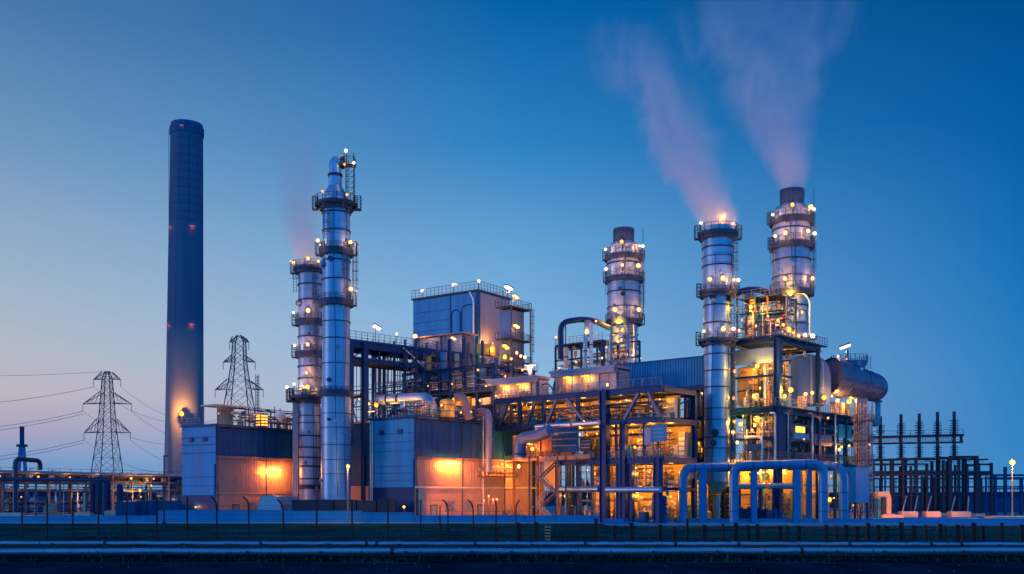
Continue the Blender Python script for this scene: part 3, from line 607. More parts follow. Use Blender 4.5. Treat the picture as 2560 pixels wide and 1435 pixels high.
g = on_roof(A, 643, zr, 14, 'roof_mast', 'thin lattice mast standing up from the left hall roof', 'mast'); b = MB(); hh = A.z(936,14,A.v(643,14))-zr
for e,f in ((-1,-1),(1,-1),(1,1),(-1,1)): b.bar((e*.2,f*.2,0),(e*.2,f*.2,hh),.07)
for k in range(int(hh/.5)): b.bar((-.2,-.2,k*.5),(.2,-.2,k*.5+.5),.04); b.bar((.2,-.2,k*.5),(-.2,-.2,k*.5+.5),.04); b.bar((-.2,.2,k*.5),(-.2,-.2,k*.5+.5),.04)
b.build('lattice', M['pylon'], g)
g = on_roof(A, 677, zr, 16, 'vent_pipe', 'dark hooked vent pipe on the left hall roof', 'pipe'); b = MB(); b.tube(fillet([(0,0,0),(0,0,3.4),(-2.4,0,3.0)],.5,4), .12, 8); b.build('pipe', M['pipe_dk'], g)
# dark sheds between the halls
b = MB(); A2 = U(925, 160, 49.5, 'dark_annexe', 'dark windowless block between the front stack and the middle hall', 'building'); zz = A2.z(1057)
b.box(0,8,-.2,14,0,zz); b.build('wall', M['blue_dk'], A2.root); b = MB(); b.box(-.2,8.2,-.4,14.2,zz,zz+.35); b.build('roof', M['pink'], A2.root); b = MB(); b.box(-.3,-.003,0,13.5,0,A2.z(1215)); b.build('plinth', M['pink'], A2.root)
# arched hut + row of dark containers
Y = 139.5; s = Y/F; o = MB(); n = 14; x0 = 33*s; zt_ = wz(1239,Y); vs = []
pts = [(-x0,0)] + [(-x0*.98,zt_*.45),(-x0*.86,zt_*.75),(-x0*.6,zt_*.96),(-x0*.3,zt_)] + [(x0*.3,zt_),(x0*.6,zt_*.96),(x0*.86,zt_*.75),(x0*.98,zt_*.45)] + [(x0,0)]
k = len(pts); o._add([(x,0,z_) for x,z_ in pts]+[(x,7,z_) for x,z_ in pts], [(i,i+1,k+i+1,k+i) for i in range(k-1)]+[tuple(range(k))[::-1], tuple(range(k,2*k))])
for y in (0,2.3,4.6): o._add([(x*1.02,y-.06,z_*1.02) for x,z_ in pts]+[(x*1.02,y+.06,z_*1.02) for x,z_ in pts], [(i,i+1,k+i+1,k+i) for i in range(k-1)])
ob = o.build('arched_tank', M['fpipe']); ob.location = (wx(673,Y),Y,0); ob.rotation_euler = (0,0,R(-12)); tag(ob, 'pale round topped metal hut before the orange wall of the left hall', 'hut')
for i,(p0,p1,yt) in enumerate(((729,790,1251),(791,833,1251),(835,890,1251),(892,940,1253),(942,985,1250))):
    Y = 138.6; x0, x1 = wx(p0,Y), wx(p1,Y); h = wz(yt,Y); b = MB(); L_ = x1-x0-.06; b.box(-L_/2,L_/2,0,2.4,.1,h); b.build
    for q in range(2): b.box(-L_/2+q*(L_-.12),-L_/2+.12+q*(L_-.12),-.05,0,.0,h+.04)
    for kx in range(int(L_/.35)): b.box(-L_/2+.2+kx*.35,-L_/2+.3+kx*.35,-.025,0,.25,h-.2)
    b.box(-L_/2,L_/2,-.05,2.45,h,h+.08)
    o = b.build('storage_container', M['black']); o.location = ((x0+x1)/2,Y,0)
    tag(o, ['leftmost dark container of the row under the two left stacks','short dark container second from the left below the stacks','dark container behind the lit street lamp, middle of its row','dark container right of the street lamp, second from the right end','rightmost dark container, beside the corner of the middle hall'][i], 'container', 'dark containers behind the low wall')
# ================================================================ middle hall
A = U(1036, 142, 49.5, 'clad_hall', 'blue clad hall in the middle with a glowing lamp on its long side', 'building'); r = A.root; B2 = A
z = A.z(1043); vl = A.v(925); ul = 29.5
b = MB(); b.box(0,ul,0,vl,0,z); b.build('wall', M['blue_dk'], r)  # same blue as the front, darkened here for the shaded side
b = MB(); b.box(-.06,-.003,.02,vl-.02,A.z(1148),z-.15); b.build('front_cladding', M['blue'], r)
b = MB(); b.box(-.2,-.003,.15,vl-.9,A.z(1218),A.z(1148)); b.build('lower_cladding', M['blue'], r)
b = MB(); b.box(-.04,-.003,.02,vl-.02,0,A.z(1218)-.02); b.build('base_cladding', M['steel'], r)
b = MB()
for y in (1081,1103,1126): b.box(-.08,-.003,.02,vl-.02,A.z(y)-.03,A.z(y)+.03)
for y in (1165,1182,1200): b.box(-.22,-.2,.15,vl-.9,A.z(y)-.03,A.z(y)+.03)
b.build('seam', M['steel'], r)
for v in (vl-.35,vl-.75): b = MB(); b.tube([(-.2,v,0),(-.2,v,z-.1)], .1, 8); b.build('downpipe', M['pipe'], r)
za, zb = A.z(1141), A.z(1216); um = A.u(1208)
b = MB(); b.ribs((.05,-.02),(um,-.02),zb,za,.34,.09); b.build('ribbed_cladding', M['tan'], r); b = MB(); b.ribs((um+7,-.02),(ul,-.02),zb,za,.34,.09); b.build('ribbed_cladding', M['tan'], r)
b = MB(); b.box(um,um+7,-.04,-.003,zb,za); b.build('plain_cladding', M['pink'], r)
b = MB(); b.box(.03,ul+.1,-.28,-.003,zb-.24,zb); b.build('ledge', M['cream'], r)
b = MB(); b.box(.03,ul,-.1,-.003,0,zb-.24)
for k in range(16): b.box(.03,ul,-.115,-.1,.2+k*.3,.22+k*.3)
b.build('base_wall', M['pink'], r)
b = MB(); b.box(-.3,ul+.2,-.3,vl+.3,z,z+.32); b.build('roof', M['blue_dk'], r)
b = MB(); b.tube([(um-.4,-.35,0),(um-.4,-.35,z+1)], .11, 8); b.build('downpipe', M['pipe'], r)
hall_details(A, r, ul, vl, z, za); u_ = A.u(1130,-1.0); lamp(r, (u_,-1.0,A.z(1158,u_,-1.0)), 'wash', .36, 'wall', 0, 'wall_lamp')
b = MB(); b.box(A.u(1042)-.05,A.u(1058),-.6,-.1,0,A.z(1222)); b.build('corner_kiosk', M['cab'], r)
# lit canopy, bracket walkway and lamps at the far end of the long side
b = MB(); u0, u1 = A.u(1262), ul+1.5; b.box(u0,u1,-3.0,-.05,A.z(1143,22),A.z(1143,22)+.3); b.build('canopy', M['brown'], r)
b = MB(); b.box(ul+.1,ul+.5,-2.6,-.3,zb-.2,za+.2); b.build('end_panel', M['cream'], r)
for px,py,k_,rr_ in ((1297,1166,'wash',.32),(1268,1163,'amber',.25),(1256,1160,'warm',.16),(1245,1166,'warm',.14),(1222,1160,'warm',.14)):
    u_ = A.u(px,-2.2); lamp(r, (u_,-2.2,A.z(py,u_,-2.2)), k_, rr_, power=2500 if k_ == 'wash' else None)
b = MB(); u0 = A.u(1210,-1.5); u1 = A.u(1282,-1.5); zw = A.z(1190,u0,-1.5); b.box(u0,u1,-2.4,-.3,zw-.15,zw); b.build('walkway', M['deck'], r); railing(r, [(u0,-2.4,zw),(u1,-2.4,zw)], 1.1, .9)
clutter(r, u0, u1, -2.2, -.5, zw, zw+2.2, 16, 31, ['pipe','cream','pipe_red'], .6, .2)
g = U(1222, 138, 49.5, 'lamp_cluster', 'cluster of four small amber lamps on a low frame before the pink wall', 'lamp cluster')
for i,(px,py) in enumerate(((1210,1251),(1222,1240),(1233,1249),(1242,1248))):
    Y = 138; q = (Vector((wx(px,Y)-g.X,0,0))); x = q.x*g.c; y = -q.x*g.s; b = MB(); b.tube([(x,y,0),(x,y,wz(py,Y)-.1)], .06, 6); b.build('post', M['pipe_red'], g.root); lamp(g.root, (x,y,wz(py,Y)), 'amber', .2)
b = MB(); b.bar((-.9,.8,1.6),(1.1,-1.1,1.6),.08); b.bar((-.9,.8,1.1),(1.1,-1.1,1.1),.08); b.build('rail', M['pipe_red'], g.root)
g = empty('bare_shrub', (wx(1275,138),138,0), 0, 'leafless shrub before the pink wall of the middle hall', 'shrub'); b = MB(); rd = random.Random(8)
for i in range(46):
    x = rd.uniform(-1.6,1.6); a = rd.uniform(-.5,.5); h = rd.uniform(.8,2.3)*(1-abs(x)*.2); p = Vector((x,rd.uniform(-.4,.4),0)); q = p+Vector((a,rd.uniform(-.3,.3),h)); b.bar(p,q,.03); m_ = p.lerp(q,.55); b.bar(m_,m_+Vector((rd.uniform(-.5,.5),0,h*.3)),.02)
b.build('branches', M['black'], g)
# stepped vent duct in front of the corner, big white elbow duct at its far end
g = U(1222, 150.5, 49.5, 'white_duct', 'pale bent duct dropping down beside the far end of the middle hall', 'duct'); b = MB(); z0 = wz(1028,150.5)
b.tube(fillet([(1.2,3.2,z0+.2),(0,0,z0),(0,0,wz(1180,150.5))],1.4,6), .5, 12); b.build('duct', M['lav'], g.root); b = MB()
for q in (1050,1100,1150): b.tube([(0,0,wz(q,150.5)),(0,0,wz(q,150.5)+.15)], .6, 12)
b.build('flange', M['cab'], g.root)
for px, Y, lab, aim in ((556,142,'small yard floodlight lighting the ribbed wall of the left hall',(10,7,3)),(1062,139.3,'small yard floodlight near the corner lamp of the middle hall',(9,6,4)),(1215,139.3,'added yard floodlight under the amber lamp cluster, washing the wall',(4,9,5)),(2172,160,'added yard floodlight before the lattice stair tower, put in to light the switchyard plinths',(10,4,.8)),(2470,160,'added yard floodlight left of the far right street lamp, put in to light the plinths',(-8,8,.6))):
    g = empty('floodlight', (wx(px,Y),Y,0), 0, lab, 'floodlight'); b = MB(); b.box(-.25,.25,-.2,.2,0,.35); b.mi = 1; b.bar((0,0,.35),(0,0,.5),.08); b.build('base', [M['conc'],M['black']], g)
    b = MB(); b.box(-.3,.3,-.12,.1,.5,.85); b.mi = 1; b.box(-.26,.26,.1,.13,.54,.81); b.build('lamp_head', [M['black'],LM['amber']], g)
    l = bpy.data.lights.new('lamp_light','SPOT'); l.energy = 5600; l.color = (1,.25,.04); l.spot_size = R(120); l.spot_blend = .8; l.shadow_soft_size = .15  # the last three of these are added lamps that only throw orange wash
    lo = bpy.data.objects.new('lamp_light', l); COL.objects.link(lo); lo.parent = g; lo.location = (0,.25,.68); lo.rotation_euler = Vector(aim).to_track_quat('-Z','Y').to_euler()
# ---- plant on and behind the middle hall's roof
zr = z+.32
def rp(px, u0): return (u0, A.v(px,u0))
g = empty('air_duct', A.world(*rp(1000,8),0), R(49.5), 'large blue duct bending down onto the middle hall roof', 'duct'); g.location.z = 0
v0, v1 = A.v(945,8)-A.v(1000,8), A.v(1078,8)-A.v(1000,8); q = A.z(1000,8,A.v(1000,8)); b = MB()
b.tube(fillet([(0,v0,q+.3),(0,v1+1,q),(0,v1,q-1.2),(0,v1,zr)],1.6,6), .85, 16); b.build('duct', M['fpipe'], g); b = MB(); b.tube([(0,v0*.5,q+.2),(0,v0*.5-.2,q+.2)], 1.0, 16); b.tube([(0,-.1,q+.1),(0,.1,q+.1)], 1.0, 16); b.build('flange', M['steel'], g)
for y in (v0*.8,-1,): b = MB(); b.box(-.2,.2,y-.2,y+.2,zr,q-.5); b.build('leg', M['steel'], g)
lamp(g, (-1.4,-.2,q-.6), 'warm', .45, 'strip', R(90)); lamp(g, (-1.4,v0,q-1.6), 'warm', .4, 'strip', R(90))
for i,(px,py,k_) in enumerate(((938,1008,'amber'),(1003,1012,'warm'))): lamp(g, (-1.8,A.v(px,6)-A.v(1000,8),q-.7), k_, .42)
g = empty('yellow_drum', A.world(*rp(1118,6),zr), R(49.5), 'glowing yellow drum on the middle hall roof', 'drum'); b = MB(); b.lathe([(0,1.1),(2.3,1.1),(2.6,.9),(2.75,.1)],20); b.build('shell', M['cab2'], g); b = MB(); b.ring(1.1,1.17,.8,.9,20); b.ring(1.1,1.17,1.7,1.8,20); b.build('band', M['pipe_dk'], g); lamp(g, (-1.9,-.7,1.6), 'amber', .24); lamp(g, (.6,-2.2,.6), 'amber', .22); lamp(g, (1.5,-3.4,.7), 'amber', .2)
g = empty('louvre_box', A.world(*rp(1063,5),zr), R(49.5), 'cream slatted box lit from within on the middle hall roof', 'cabinet'); b = MB(); b.box(-.9,.9,-1.3,1.3,0,2.4); b.build('housing', M['cream'], g); b = MB()
for k in range(7): b.box(-.97,-.9,-1.3,1.3,.1+k*.33,.2+k*.33)
for k in range(6): b.box(-.99,-.97,-1.3+k*.5,-1.22+k*.5,0,2.4)
b.build('slats', M['pipe_red'], g); lamp(g, (-1.9,0,1.8), 'dim', .2)
g = empty('elbow_duct', A.world(*rp(1165,10),zr), R(49.5), 'pinkish curved duct on the middle hall roof, right of the yellow drum', 'duct'); b = MB(); b.tube(fillet([(0,2.0,3.4),(0,0.4,3.2),(0,-.6,0)],1.4,6),.62,14); b.build('duct', M['pink'], g)
g = empty('roof_pipework', A.world(6,4,zr), R(49.5), 'tangle of valves and pipes along the edge of the middle hall roof', 'pipework')
clutter(g, -5, 22, -3.6, 3, 0, 2.2, 70, 41, PMATS, .7, .3, .06); railing(g, [(-5.5,3,0),(-5.5,-3.9,0),(22,-3.9,0)], 1.0, 1.2, 'deck')
for i,(u,v) in enumerate(((-3,-1),(3,-2),(9,-2.5),(15,-2.5),(20,-2))): lamp(g, (u,v,1.7), ('amber','warm')[i%2], .2)
# ================================================================ stacks
def stack(name, label, px, Y, prof, rings, plats, lamps, mat, ladders=(), neck=None, mast=None, group='lit process stacks'):
    """prof: (py, radius px, axis shift px); plats: (deck py, outer px, rail px, angles, basket)"""
    s = Y/F; root = empty(name, (wx(px,Y),Y,0), 0, label, 'stack', group)
    pts = [(wz(y,Y), r_*s, (d_ if d_ else 0)*s) for y, r_, d_ in prof]
    def rad(py):
        for a, c in zip(prof, prof[1:]):
            lo, hi = min(a[0],c[0]), max(a[0],c[0])
            if lo <= py <= hi and hi > lo: t = (py-a[0])/(c[0]-a[0]); return (a[1]+(c[1]-a[1])*t)*s, (a[2]+(c[2]-a[2])*t)*s
        return prof[0][1]*s, prof[0][2]*s
    b = MB(); b.lathe(pts, 48); b.build('shell', M[mat], root)
    for y, h_ in rings:
        r_, d_ = rad(y); b = MB(); z = wz(y,Y); b.ring(r_-.02, r_+.14, z-h_*s/2, z+h_*s/2, 40, c=(d_,0)); b.build('stiffener_ring', M['band'], root)
    for y, out, rail_, baskets in plats:
        r_, d_ = rad(y); z = wz(y,Y); ro = out*s; b = MB(); b.ring(r_+.01, ro, z-.18, z, 36, c=(d_,0)); b.ring(ro-.06, ro+.02, z, z+.22, 36, c=(d_,0)); b.ring(r_+.01,r_+.5,z-.75,z-.18,36,c=(d_,0))
        for g in range(0,360,30): b.bar((d_+r_*math.cos(R(g)),r_*math.sin(R(g)),z-.9),(d_+ro*.98*math.cos(R(g)),ro*.98*math.sin(R(g)),z-.18),.12)
        pf_ = b.build('platform', M['deck'], root)
        railing(pf_, [(d_+ro*math.cos(R(g)),ro*math.sin(R(g)),z) for g in range(0,360,20)], rail_*s, .9, 'rail', .045, True)
        for g, wpx in baskets:
            x, y_ = d_+ro*math.cos(R(g)), ro*math.sin(R(g)); b = MB(); w_ = wpx*s; b.box(x-w_,x+w_,y_-w_,y_+w_,z-.7,z-.55); b.build('basket', M['deck'], pf_)
            railing(pf_, [(x-w_,y_-w_,z-.6),(x+w_,y_-w_,z-.6),(x+w_,y_+w_,z-.6),(x-w_,y_+w_,z-.6)], 1.9, .5, 'deck', .05, True, 3)
    for x, y, k_, rr_ in lamps:
        r_, d_ = rad(y); ro = r_ + .75; dx = (x-px)*s - d_; t = max(-1, min(1, dx/ro)); yy = -ro*math.sqrt(max(0,1-t*t)) if abs(dx) < ro else -.2
        lamp(root, (d_+dx, yy, wz(y,Y)), k_, rr_, out=(dx/ro*.55, yy/ro*.55, .1), power=LP[k_][0]*(rr_/.3)**2*(1.7 if k_ in ('warm','amber') else 1.1))
    for x, y0, y1 in ladders:
        r_, d_ = rad((y0+y1)/2); dx = (x-px)*s; rr_ = r_+.55; yy = -math.sqrt(max(.01, rr_*rr_-(dx-d_)**2)) if abs(dx-d_) < rr_ else -.1
        ladder(root, dx, yy, wz(y1,Y), wz(y0,Y))
    rd = random.Random(int(px)); ylo, yhi = prof[0][0]-20, prof[-1][0]+60
    for k_ in range(9):                                  # manways, nozzles and sample ports, never two alike
        y = rd.uniform(yhi, ylo); g = rd.uniform(-160,-20); r_, d_ = rad(y); z = wz(y,Y); a_ = Vector((math.cos(R(g)), math.sin(R(g)), 0)); c_ = Vector((d_,0,z)); w_ = rd.uniform(.12,.42); b = MB()
        b.tube([c_+a_*(r_-.1), c_+a_*(r_+rd.uniform(.15,.6))], w_, 12); e_ = c_+a_*(r_+.2); b.tube([e_, e_+a_*.08], w_*1.35, 12); b.build('nozzle', M[rd.choice(['band','cab','pipe_dk',mat])], root)
    for k_ in range(2):
        g = rd.uniform(-150,-30); b = MB(); pts_ = []
        for q in range(12): y = prof[0][0]-25+(prof[-1][0]+50-prof[0][0]+25)*q/11; r_, d_ = rad(y); g += rd.choice([0,0,0,4,-4]); pts_.append((d_+(r_+.2)*math.cos(R(g)),(r_+.2)*math.sin(R(g)),wz(y,Y)))
        b.tube(pts_, .05, 5); b.build('riser_pipe', M['pipe_dk'], root)
    if mast: b = MB(); x, y0, y1 = mast; b.tube([((x-px)*s,-.3,wz(y1,Y)),((x-px)*s,-.3,wz(y0,Y))], [.1,.05], 6); b.build('lightning_rod', M['deck'], root)
    return root, s
# rear left stack
ro, s = stack('process_stack', 'steaming open topped stack behind the tall front one on the left', 778, 158,
  [(1262,27,-3),(1020,27,-3),(1004,24,-3),(998,31,-1),(918,31,-1),(800,31.5,0),(674,32,0),(662,33,0),(662,30,0),(680,30,0)],
  [(714,3,),(753,3),(844,3),(918,3),(948,3),(1040,2),(1058,2),(1090,3),(1119,3),(1144,3),(1197,3),(1166,4),(1217,11)],
  [(674,44,17,((180,7),)),(804,40,17,((180,7),)),(884,40,17,((180,7),)),(995,52,20,((180,8),(215,7)))],
  [(735,657,'warm',.34),(778,655,'amber',.34),(803,662,'amber',.26),(737,784,'white',.32),(779,784,'warm',.42),(742,867,'white',.4),(778,867,'warm',.36),(775,937,'warm',.4),(739,962,'white',.34),(718,968,'white',.28),(778,972,'amber',.38),(760,975,'warm',.28)], 'clad2', [(742,662,735),(795,690,800),(798,815,990)])
clutter(ro, -2.9, 2.4, -3.0, -2.2, wz(992,158), wz(972,158), 24, 51, ['pipe','pipe_dk','pipe_blue'], .6, .35)
b = MB(); x = (740-778)*s; b.box(x-.45,x+.45,-.4,.4,0,wz(1000,158)); b.build('support_leg', M['cab'], ro)
# tall front stack with the bent top
ro, s = stack('process_stack', 'tallest banded stack on the left, its top bent over to the right', 840, 146,
  [(1262,37,0),(980,37,0),(972,34.5,0),(640,34,.5),(505,34,1),(500,31,0),(488,28,-1),(474,21,-2),(466,16.5,-2),(440,16,-2),(440,17,-2)],
  [(535,3),(580,3),(654,3),(701,3),(806,2),(848,2),(910,1.5),(1035,1.2),(1070,1.2),(1113,1.2),(1150,1.2),(1185,1.2)],
  [(514,53,20,((180,6),(0,8))),(628,43,16,((180,8),(0,8))),(754,42,16,((0,8),)),(980,40,11,())],
  [(798,606,'white',.36),(880,612,'warm',.42),(881,727,'warm',.4),(812,488,'dim',.3),(872,495,'dim',.3),(806,620,'dim',.24)], 'clad', [(822,520,625),(870,630,740),(888,610,760)])
b = MB(); zc = wz(440,146); b.tube(fillet([(-2*s,0,zc-.2),(-2*s,0,zc+2.1),(16*s,0,zc+2.1)],1.7,8), [15*s]*8+[15*s]*3 if False else 15*s, 20); b.build('bent_outlet', M['clad'], ro)
b = MB(); b.tube([(14*s,0,zc+2.1),(14*s+.35,0,zc+2.1)], 18*s, 20); b.tube([(-2*s,0,zc-.1),(-2*s,0,zc+.25)], 18.5*s, 20); b.build('flange', M['band'], ro)
b = MB(); z0, z1 = wz(512,146), wz(400,146)
for x in (866-840,885-840):
    for y in (-.5,.6): b.bar((x*s,y,z0),(x*s,y,z1 + (.9 if x > 40 and y < 0 else 0)),.1)
k = z0
while k < z1-.5: b.bar((26*s,-.5,k),(45*s,-.5,k),.06); b.bar((26*s,-.5,k),(45*s,-.5,k+.8),.05); b.bar((45*s,-.5,k),(45*s,.6,k+.8),.05); b.bar((33*s,-.5,k),(33*s,-.5,k+.8),.05); k += .8
b.build('stair_tower', M['deck'], ro)
railing(ro, [(18*s,-.8,wz(412,146)),(47*s,-.8,wz(412,146)),(47*s,.9,wz(412,146))], 1.0, .6, 'deck'); b = MB(); b.box(18*s,47*s,-.8,.9,wz(414,146),wz(412,146)); b.build('platform', M['deck'], ro)
b = MB(); b.tube([(28*s,-.4,wz(405,146)),(26.5*s,-.4,wz(384,146))],.05,6); b.build('lamp_pole', M['deck'], ro)
lamp(ro, (26*s,-.4,wz(379,146)), 'white', .4, 'globe'); lamp(ro, (47*s,-.9,wz(412,146)), 'white', .32); lamp(ro, (24*s,-.9,wz(416,146)), 'dim', .2)
# stack C: rear, above the middle
roC, sC = stack('process_stack', 'banded lit stack with a narrow dark neck, above the middle of the plant', 1559, 190,
  [(930,34,1),(806,34,1),(803,41,1),(640,41,0),(618,41,0),(606,26,0),(573,25,0)],
  [(662,3),(733,3),(771,2),(838,3),(874,3)],
  [(643,47,20,((180,5),(0,5))),(698,47,19,((180,4),(0,4))),(804,46,19,((0,5),))],
  [(1512,628,'white',.46),(1549,616,'amber',.46),(1594,624,'warm',.42),(1604,621,'white',.46),(1513,677,'white',.4),(1550,674,'warm',.46),(1591,673,'warm',.48),(1533,782,'warm',.5),(1592,781,'warm',.52),(1543,815,'yel',.5),(1540,860,'yel',.3),(1536,886,'amber',.35),(1561,893,'warm',.34),(1578,894,'warm',.36),(1597,899,'white',.36)], 'clad2', [(1604,630,800),(1515,700,740)], mast=(1607,570,800))
b = MB(); b.lathe([(wz(606,190),26.5*sC),(wz(600,190),26.3*sC),(wz(588,190),26*sC),(wz(588,190),26.6*sC),(wz(573,190),26*sC),(wz(573,190),22*sC)], 40); b.build('neck', M['darkcap'], roC)
# stack D: near right, steaming
roD, sD = stack('process_stack', 'slim steaming stack right of centre rising behind the blue pipe loops', 1795, 146,
  [(1235,9,-4),(1205,31,-3),(860,31,-3),(845,32.5,-2),(735,35,-1),(718,38,0),(588,38,0),(570,38,0),(570,35,0),(590,35,0)],
  [(622,3),(668,3),(645,1),(766,3),(810,3),(887,2.5),(928,2.5),(969,3),(1022,2),(1050,2),(1094,2.5),(1121,2)],
  [(588,51,22,((180,7),(0,7))),(732,47,17,((180,5),(0,6))),(853,47,17,((180,5),))],
  [(1752,559,'white',.34),(1797,556,'amber',.34),(1831,560,'warm',.36),(1766,707,'warm',.42),(1797,706,'warm',.4),(1826,708,'warm',.36),(1840,705,'white',.36),(1755,832,'warm',.34),(1799,829,'warm',.44),(1836,833,'red',.2)], 'clad', [(1754,590,625),(1831,600,720),(1826,740,850),(1826,860,1190)])
b = MB(); b.tube([((1792-1795)*sD,0,wz(1240,146)),((1792-1795)*sD,0,0)], .5, 12); b.build('drain_leg', M['clad'], roD)
# stack E: rear right, steaming
roE, sE = stack('process_stack', 'tallest banded stack on the right with a narrow dark neck and steam', 1978, 165,
  [(905,42,-2),(735,42,-2),(728,45.5,0),(555,45.5,0),(531,45.5,0),(520,39,1),(512,29,2),(476,29,2)],
  [(577,3),(653,3),(695,2),(768,3),(812,3)],
  [(552,53,20,((180,6),(0,5))),(614,52,19,((180,5),(0,5))),(731,50,20,((0,6),))],
  [(1926,543,'white',.46),(1966,527,'amber',.42),(2014,530,'warm',.46),(2031,527,'white',.4),(1930,598,'white',.44),(1950,595,'warm',.5),(2006,590,'warm',.48),(2029,590,'white',.44),(1949,707,'warm',.5),(2020,704,'warm',.5),(1962,745,'yel',.46),(1948,800,'yel',.3),(1990,790,'yel',.2)], 'clad2', [(2028,560,725),(1926,620,668)], mast=(2033,475,740))
b = MB(); b.lathe([(wz(514,165),29.6*sE,2*sE),(wz(496,165),29.4*sE,2*sE),(wz(496,165),30.4*sE,2*sE),(wz(476,165),30*sE,2*sE),(wz(476,165),25*sE,2*sE)], 40); b.build('neck', M['darkcap'], roE)
b = MB(); x = 20*sE; b.tube(fillet([(x-2.5,-44*sE,wz(741,165)),(x,-42*sE,wz(741,165)),(x+1.0,-38*sE,wz(760,165)),(x+1.0,-38*sE,wz(850,165))],.6,4),.12,8); b.build('pipe', M['white'], roE)
b = MB(); x = 15*sC; b.tube(fillet([(x,-32*sC,wz(805,190)),(x+.5,-33*sC,wz(808,190)),(x+.5,-33*sC,wz(890,190))],.4,4),.12,8); b.build('pipe', M['white'], roC)
# ================================================================ steam plumes
def plume(name, label, px, py, Y, path, dens, col, hot=1.0, seed=0.0, nsc=.1, dist=1.3):
    """path: (py, centre px, radius px) from the mouth up; the plume drifts and widens as it climbs"""
    s = Y/F; x0, z0 = wx(px,Y), wz(py,Y); P = [((py-y)*s, (c-px)*s, r_*s) for y, c, r_ in path]; Ht = P[-1][0]
    b = MB(); n = 20; vs = []
    ts = [i/24 for i in range(25)]
    def at(t):
        z = t*Ht
        for a, c in zip(P, P[1:]):
            if a[0] <= z <= c[0]+1e-6: k = (z-a[0])/(c[0]-a[0]); return z, a[1]+(c[1]-a[1])*k, a[2]+(c[2]-a[2])*k
        return P[-1]
    for t in ts:
        z, c, r_ = at(t)
        for j in range(n): g = 2*math.pi*j/n; vs.append((c+1.35*r_*math.cos(g), 1.35*r_*.75*math.sin(g), z))
    b._add(vs, [(i*n+j,i*n+(j+1)%n,(i+1)*n+(j+1)%n,(i+1)*n+j) for i in range(24) for j in range(n)] + [tuple(range(n))[::-1], tuple(range(24*n,25*n))])
    m = bpy.data.materials.new(name); N, L = nodes(m); N.remove(N['Principled BSDF'])
    tc = N.new('ShaderNodeTexCoord'); sx = N.new('ShaderNodeSeparateXYZ'); L.new(tc.outputs['Object'], sx.inputs[0]); t = mth(N,L,'DIVIDE', sx.outputs[2], Ht, None, True)
    def curve(idx):
        vals = [at(q/12)[idx] for q in range(13)]; lo, hi = min(vals), max(vals); f = N.new('ShaderNodeFloatCurve'); L.new(t, f.inputs['Value']); cu = f.mapping.curves[0]
        pts = [(q/12, (v-lo)/max(1e-6,hi-lo)) for q, v in enumerate(vals)]
        cu.points[0].location = pts[0]; cu.points[1].location = pts[-1]
        for p in pts[1:-1]: cu.points.new(*p)
        f.mapping.update(); return mth(N,L,'MULTIPLY_ADD', f.outputs[0], hi-lo, lo)
    cx, rr_ = curve(1), curve(2)
    dx = mth(N,L,'DIVIDE', mth(N,L,'SUBTRACT', sx.outputs[0], cx), rr_); dy = mth(N,L,'DIVIDE', sx.outputs[1], mth(N,L,'MULTIPLY', rr_, .75))
    d = mth(N,L,'SQRT', mth(N,L,'ADD', mth(N,L,'MULTIPLY',dx,dx), mth(N,L,'MULTIPLY',dy,dy)))
    mp = N.new('ShaderNodeMapping'); mp.inputs['Scale'].default_value = (1,1,.6); mp.inputs['Location'].default_value = (seed,seed*2,0); mp.inputs['Rotation'].default_value = (0,R(18),0); L.new(tc.outputs['Object'], mp.inputs[0])
    nz = N.new('ShaderNodeTexNoise'); nz.inputs['Scale'].default_value = nsc; nz.inputs['Detail'].default_value = 4; nz.inputs['Roughness'].default_value = .58; nz.inputs['Distortion'].default_value = .9; L.new(mp.outputs[0], nz.inputs['Vector'])
    amp = mth(N,L,'MULTIPLY_ADD', t, dist, .25)                     # calm at the mouth, ragged higher up
    q = mth(N,L,'SUBTRACT', .95, mth(N,L,'ADD', mth(N,L,'MULTIPLY',d,.85), mth(N,L,'MULTIPLY', mth(N,L,'SUBTRACT', nz.outputs['Fac'], .47), mth(N,L,'MULTIPLY', amp, 2.6))))
    q = mth(N,L,'MULTIPLY', q, 1.9, None, True); q = mth(N,L,'MULTIPLY', q, mth(N,L,'SQRT', q))
    edge = mth(N,L,'MULTIPLY', mth(N,L,'SUBTRACT', 1.33, d), 4, None, True)
    fade = mth(N,L,'POWER', mth(N,L,'MULTIPLY_ADD', t, -.97, 1.0), 1.5*hot); thin = mth(N,L,'POWER', mth(N,L,'DIVIDE', P[0][2], rr_), .8)
    den = mth(N,L,'MULTIPLY', mth(N,L,'MULTIPLY', q, edge), mth(N,L,'MULTIPLY', mth(N,L,'MULTIPLY', fade, dens), thin))
    v = N.new('ShaderNodeVolumePrincipled'); v.inputs['Color'].default_value = col + (1,); v.inputs['Anisotropy'].default_value = 0; L.new(den, v.inputs['Density']); L.new(v.outputs[0], N['Material Output'].inputs['Volume'])
    o = b.build(name, m); o.location = (x0,Y,z0); return tag(o, label, 'steam', 'steam plumes over the stacks')
SC = (.90,.86,.95)
plume('steam_plume', 'lavender steam drifting left from the slim stack on the right', 1797, 580, 146, [(580,1797,40),(545,1790,56),(480,1758,76),(400,1712,105),(330,1690,108),(260,1655,108),(190,1610,102),(120,1575,95),(60,1545,80)], .55, SC, .6, 3.0, .13, 1.5)
plume('steam_plume', 'wide steam cloud rising to the top edge over the tallest right stack', 1980, 480, 165, [(480,1980,29),(440,1974,50),(380,1955,80),(300,1928,108),(200,1905,150),(100,1895,200),(0,1900,240),(-60,1900,245)], .5, SC, .62, 7.0, .11, 1.5)
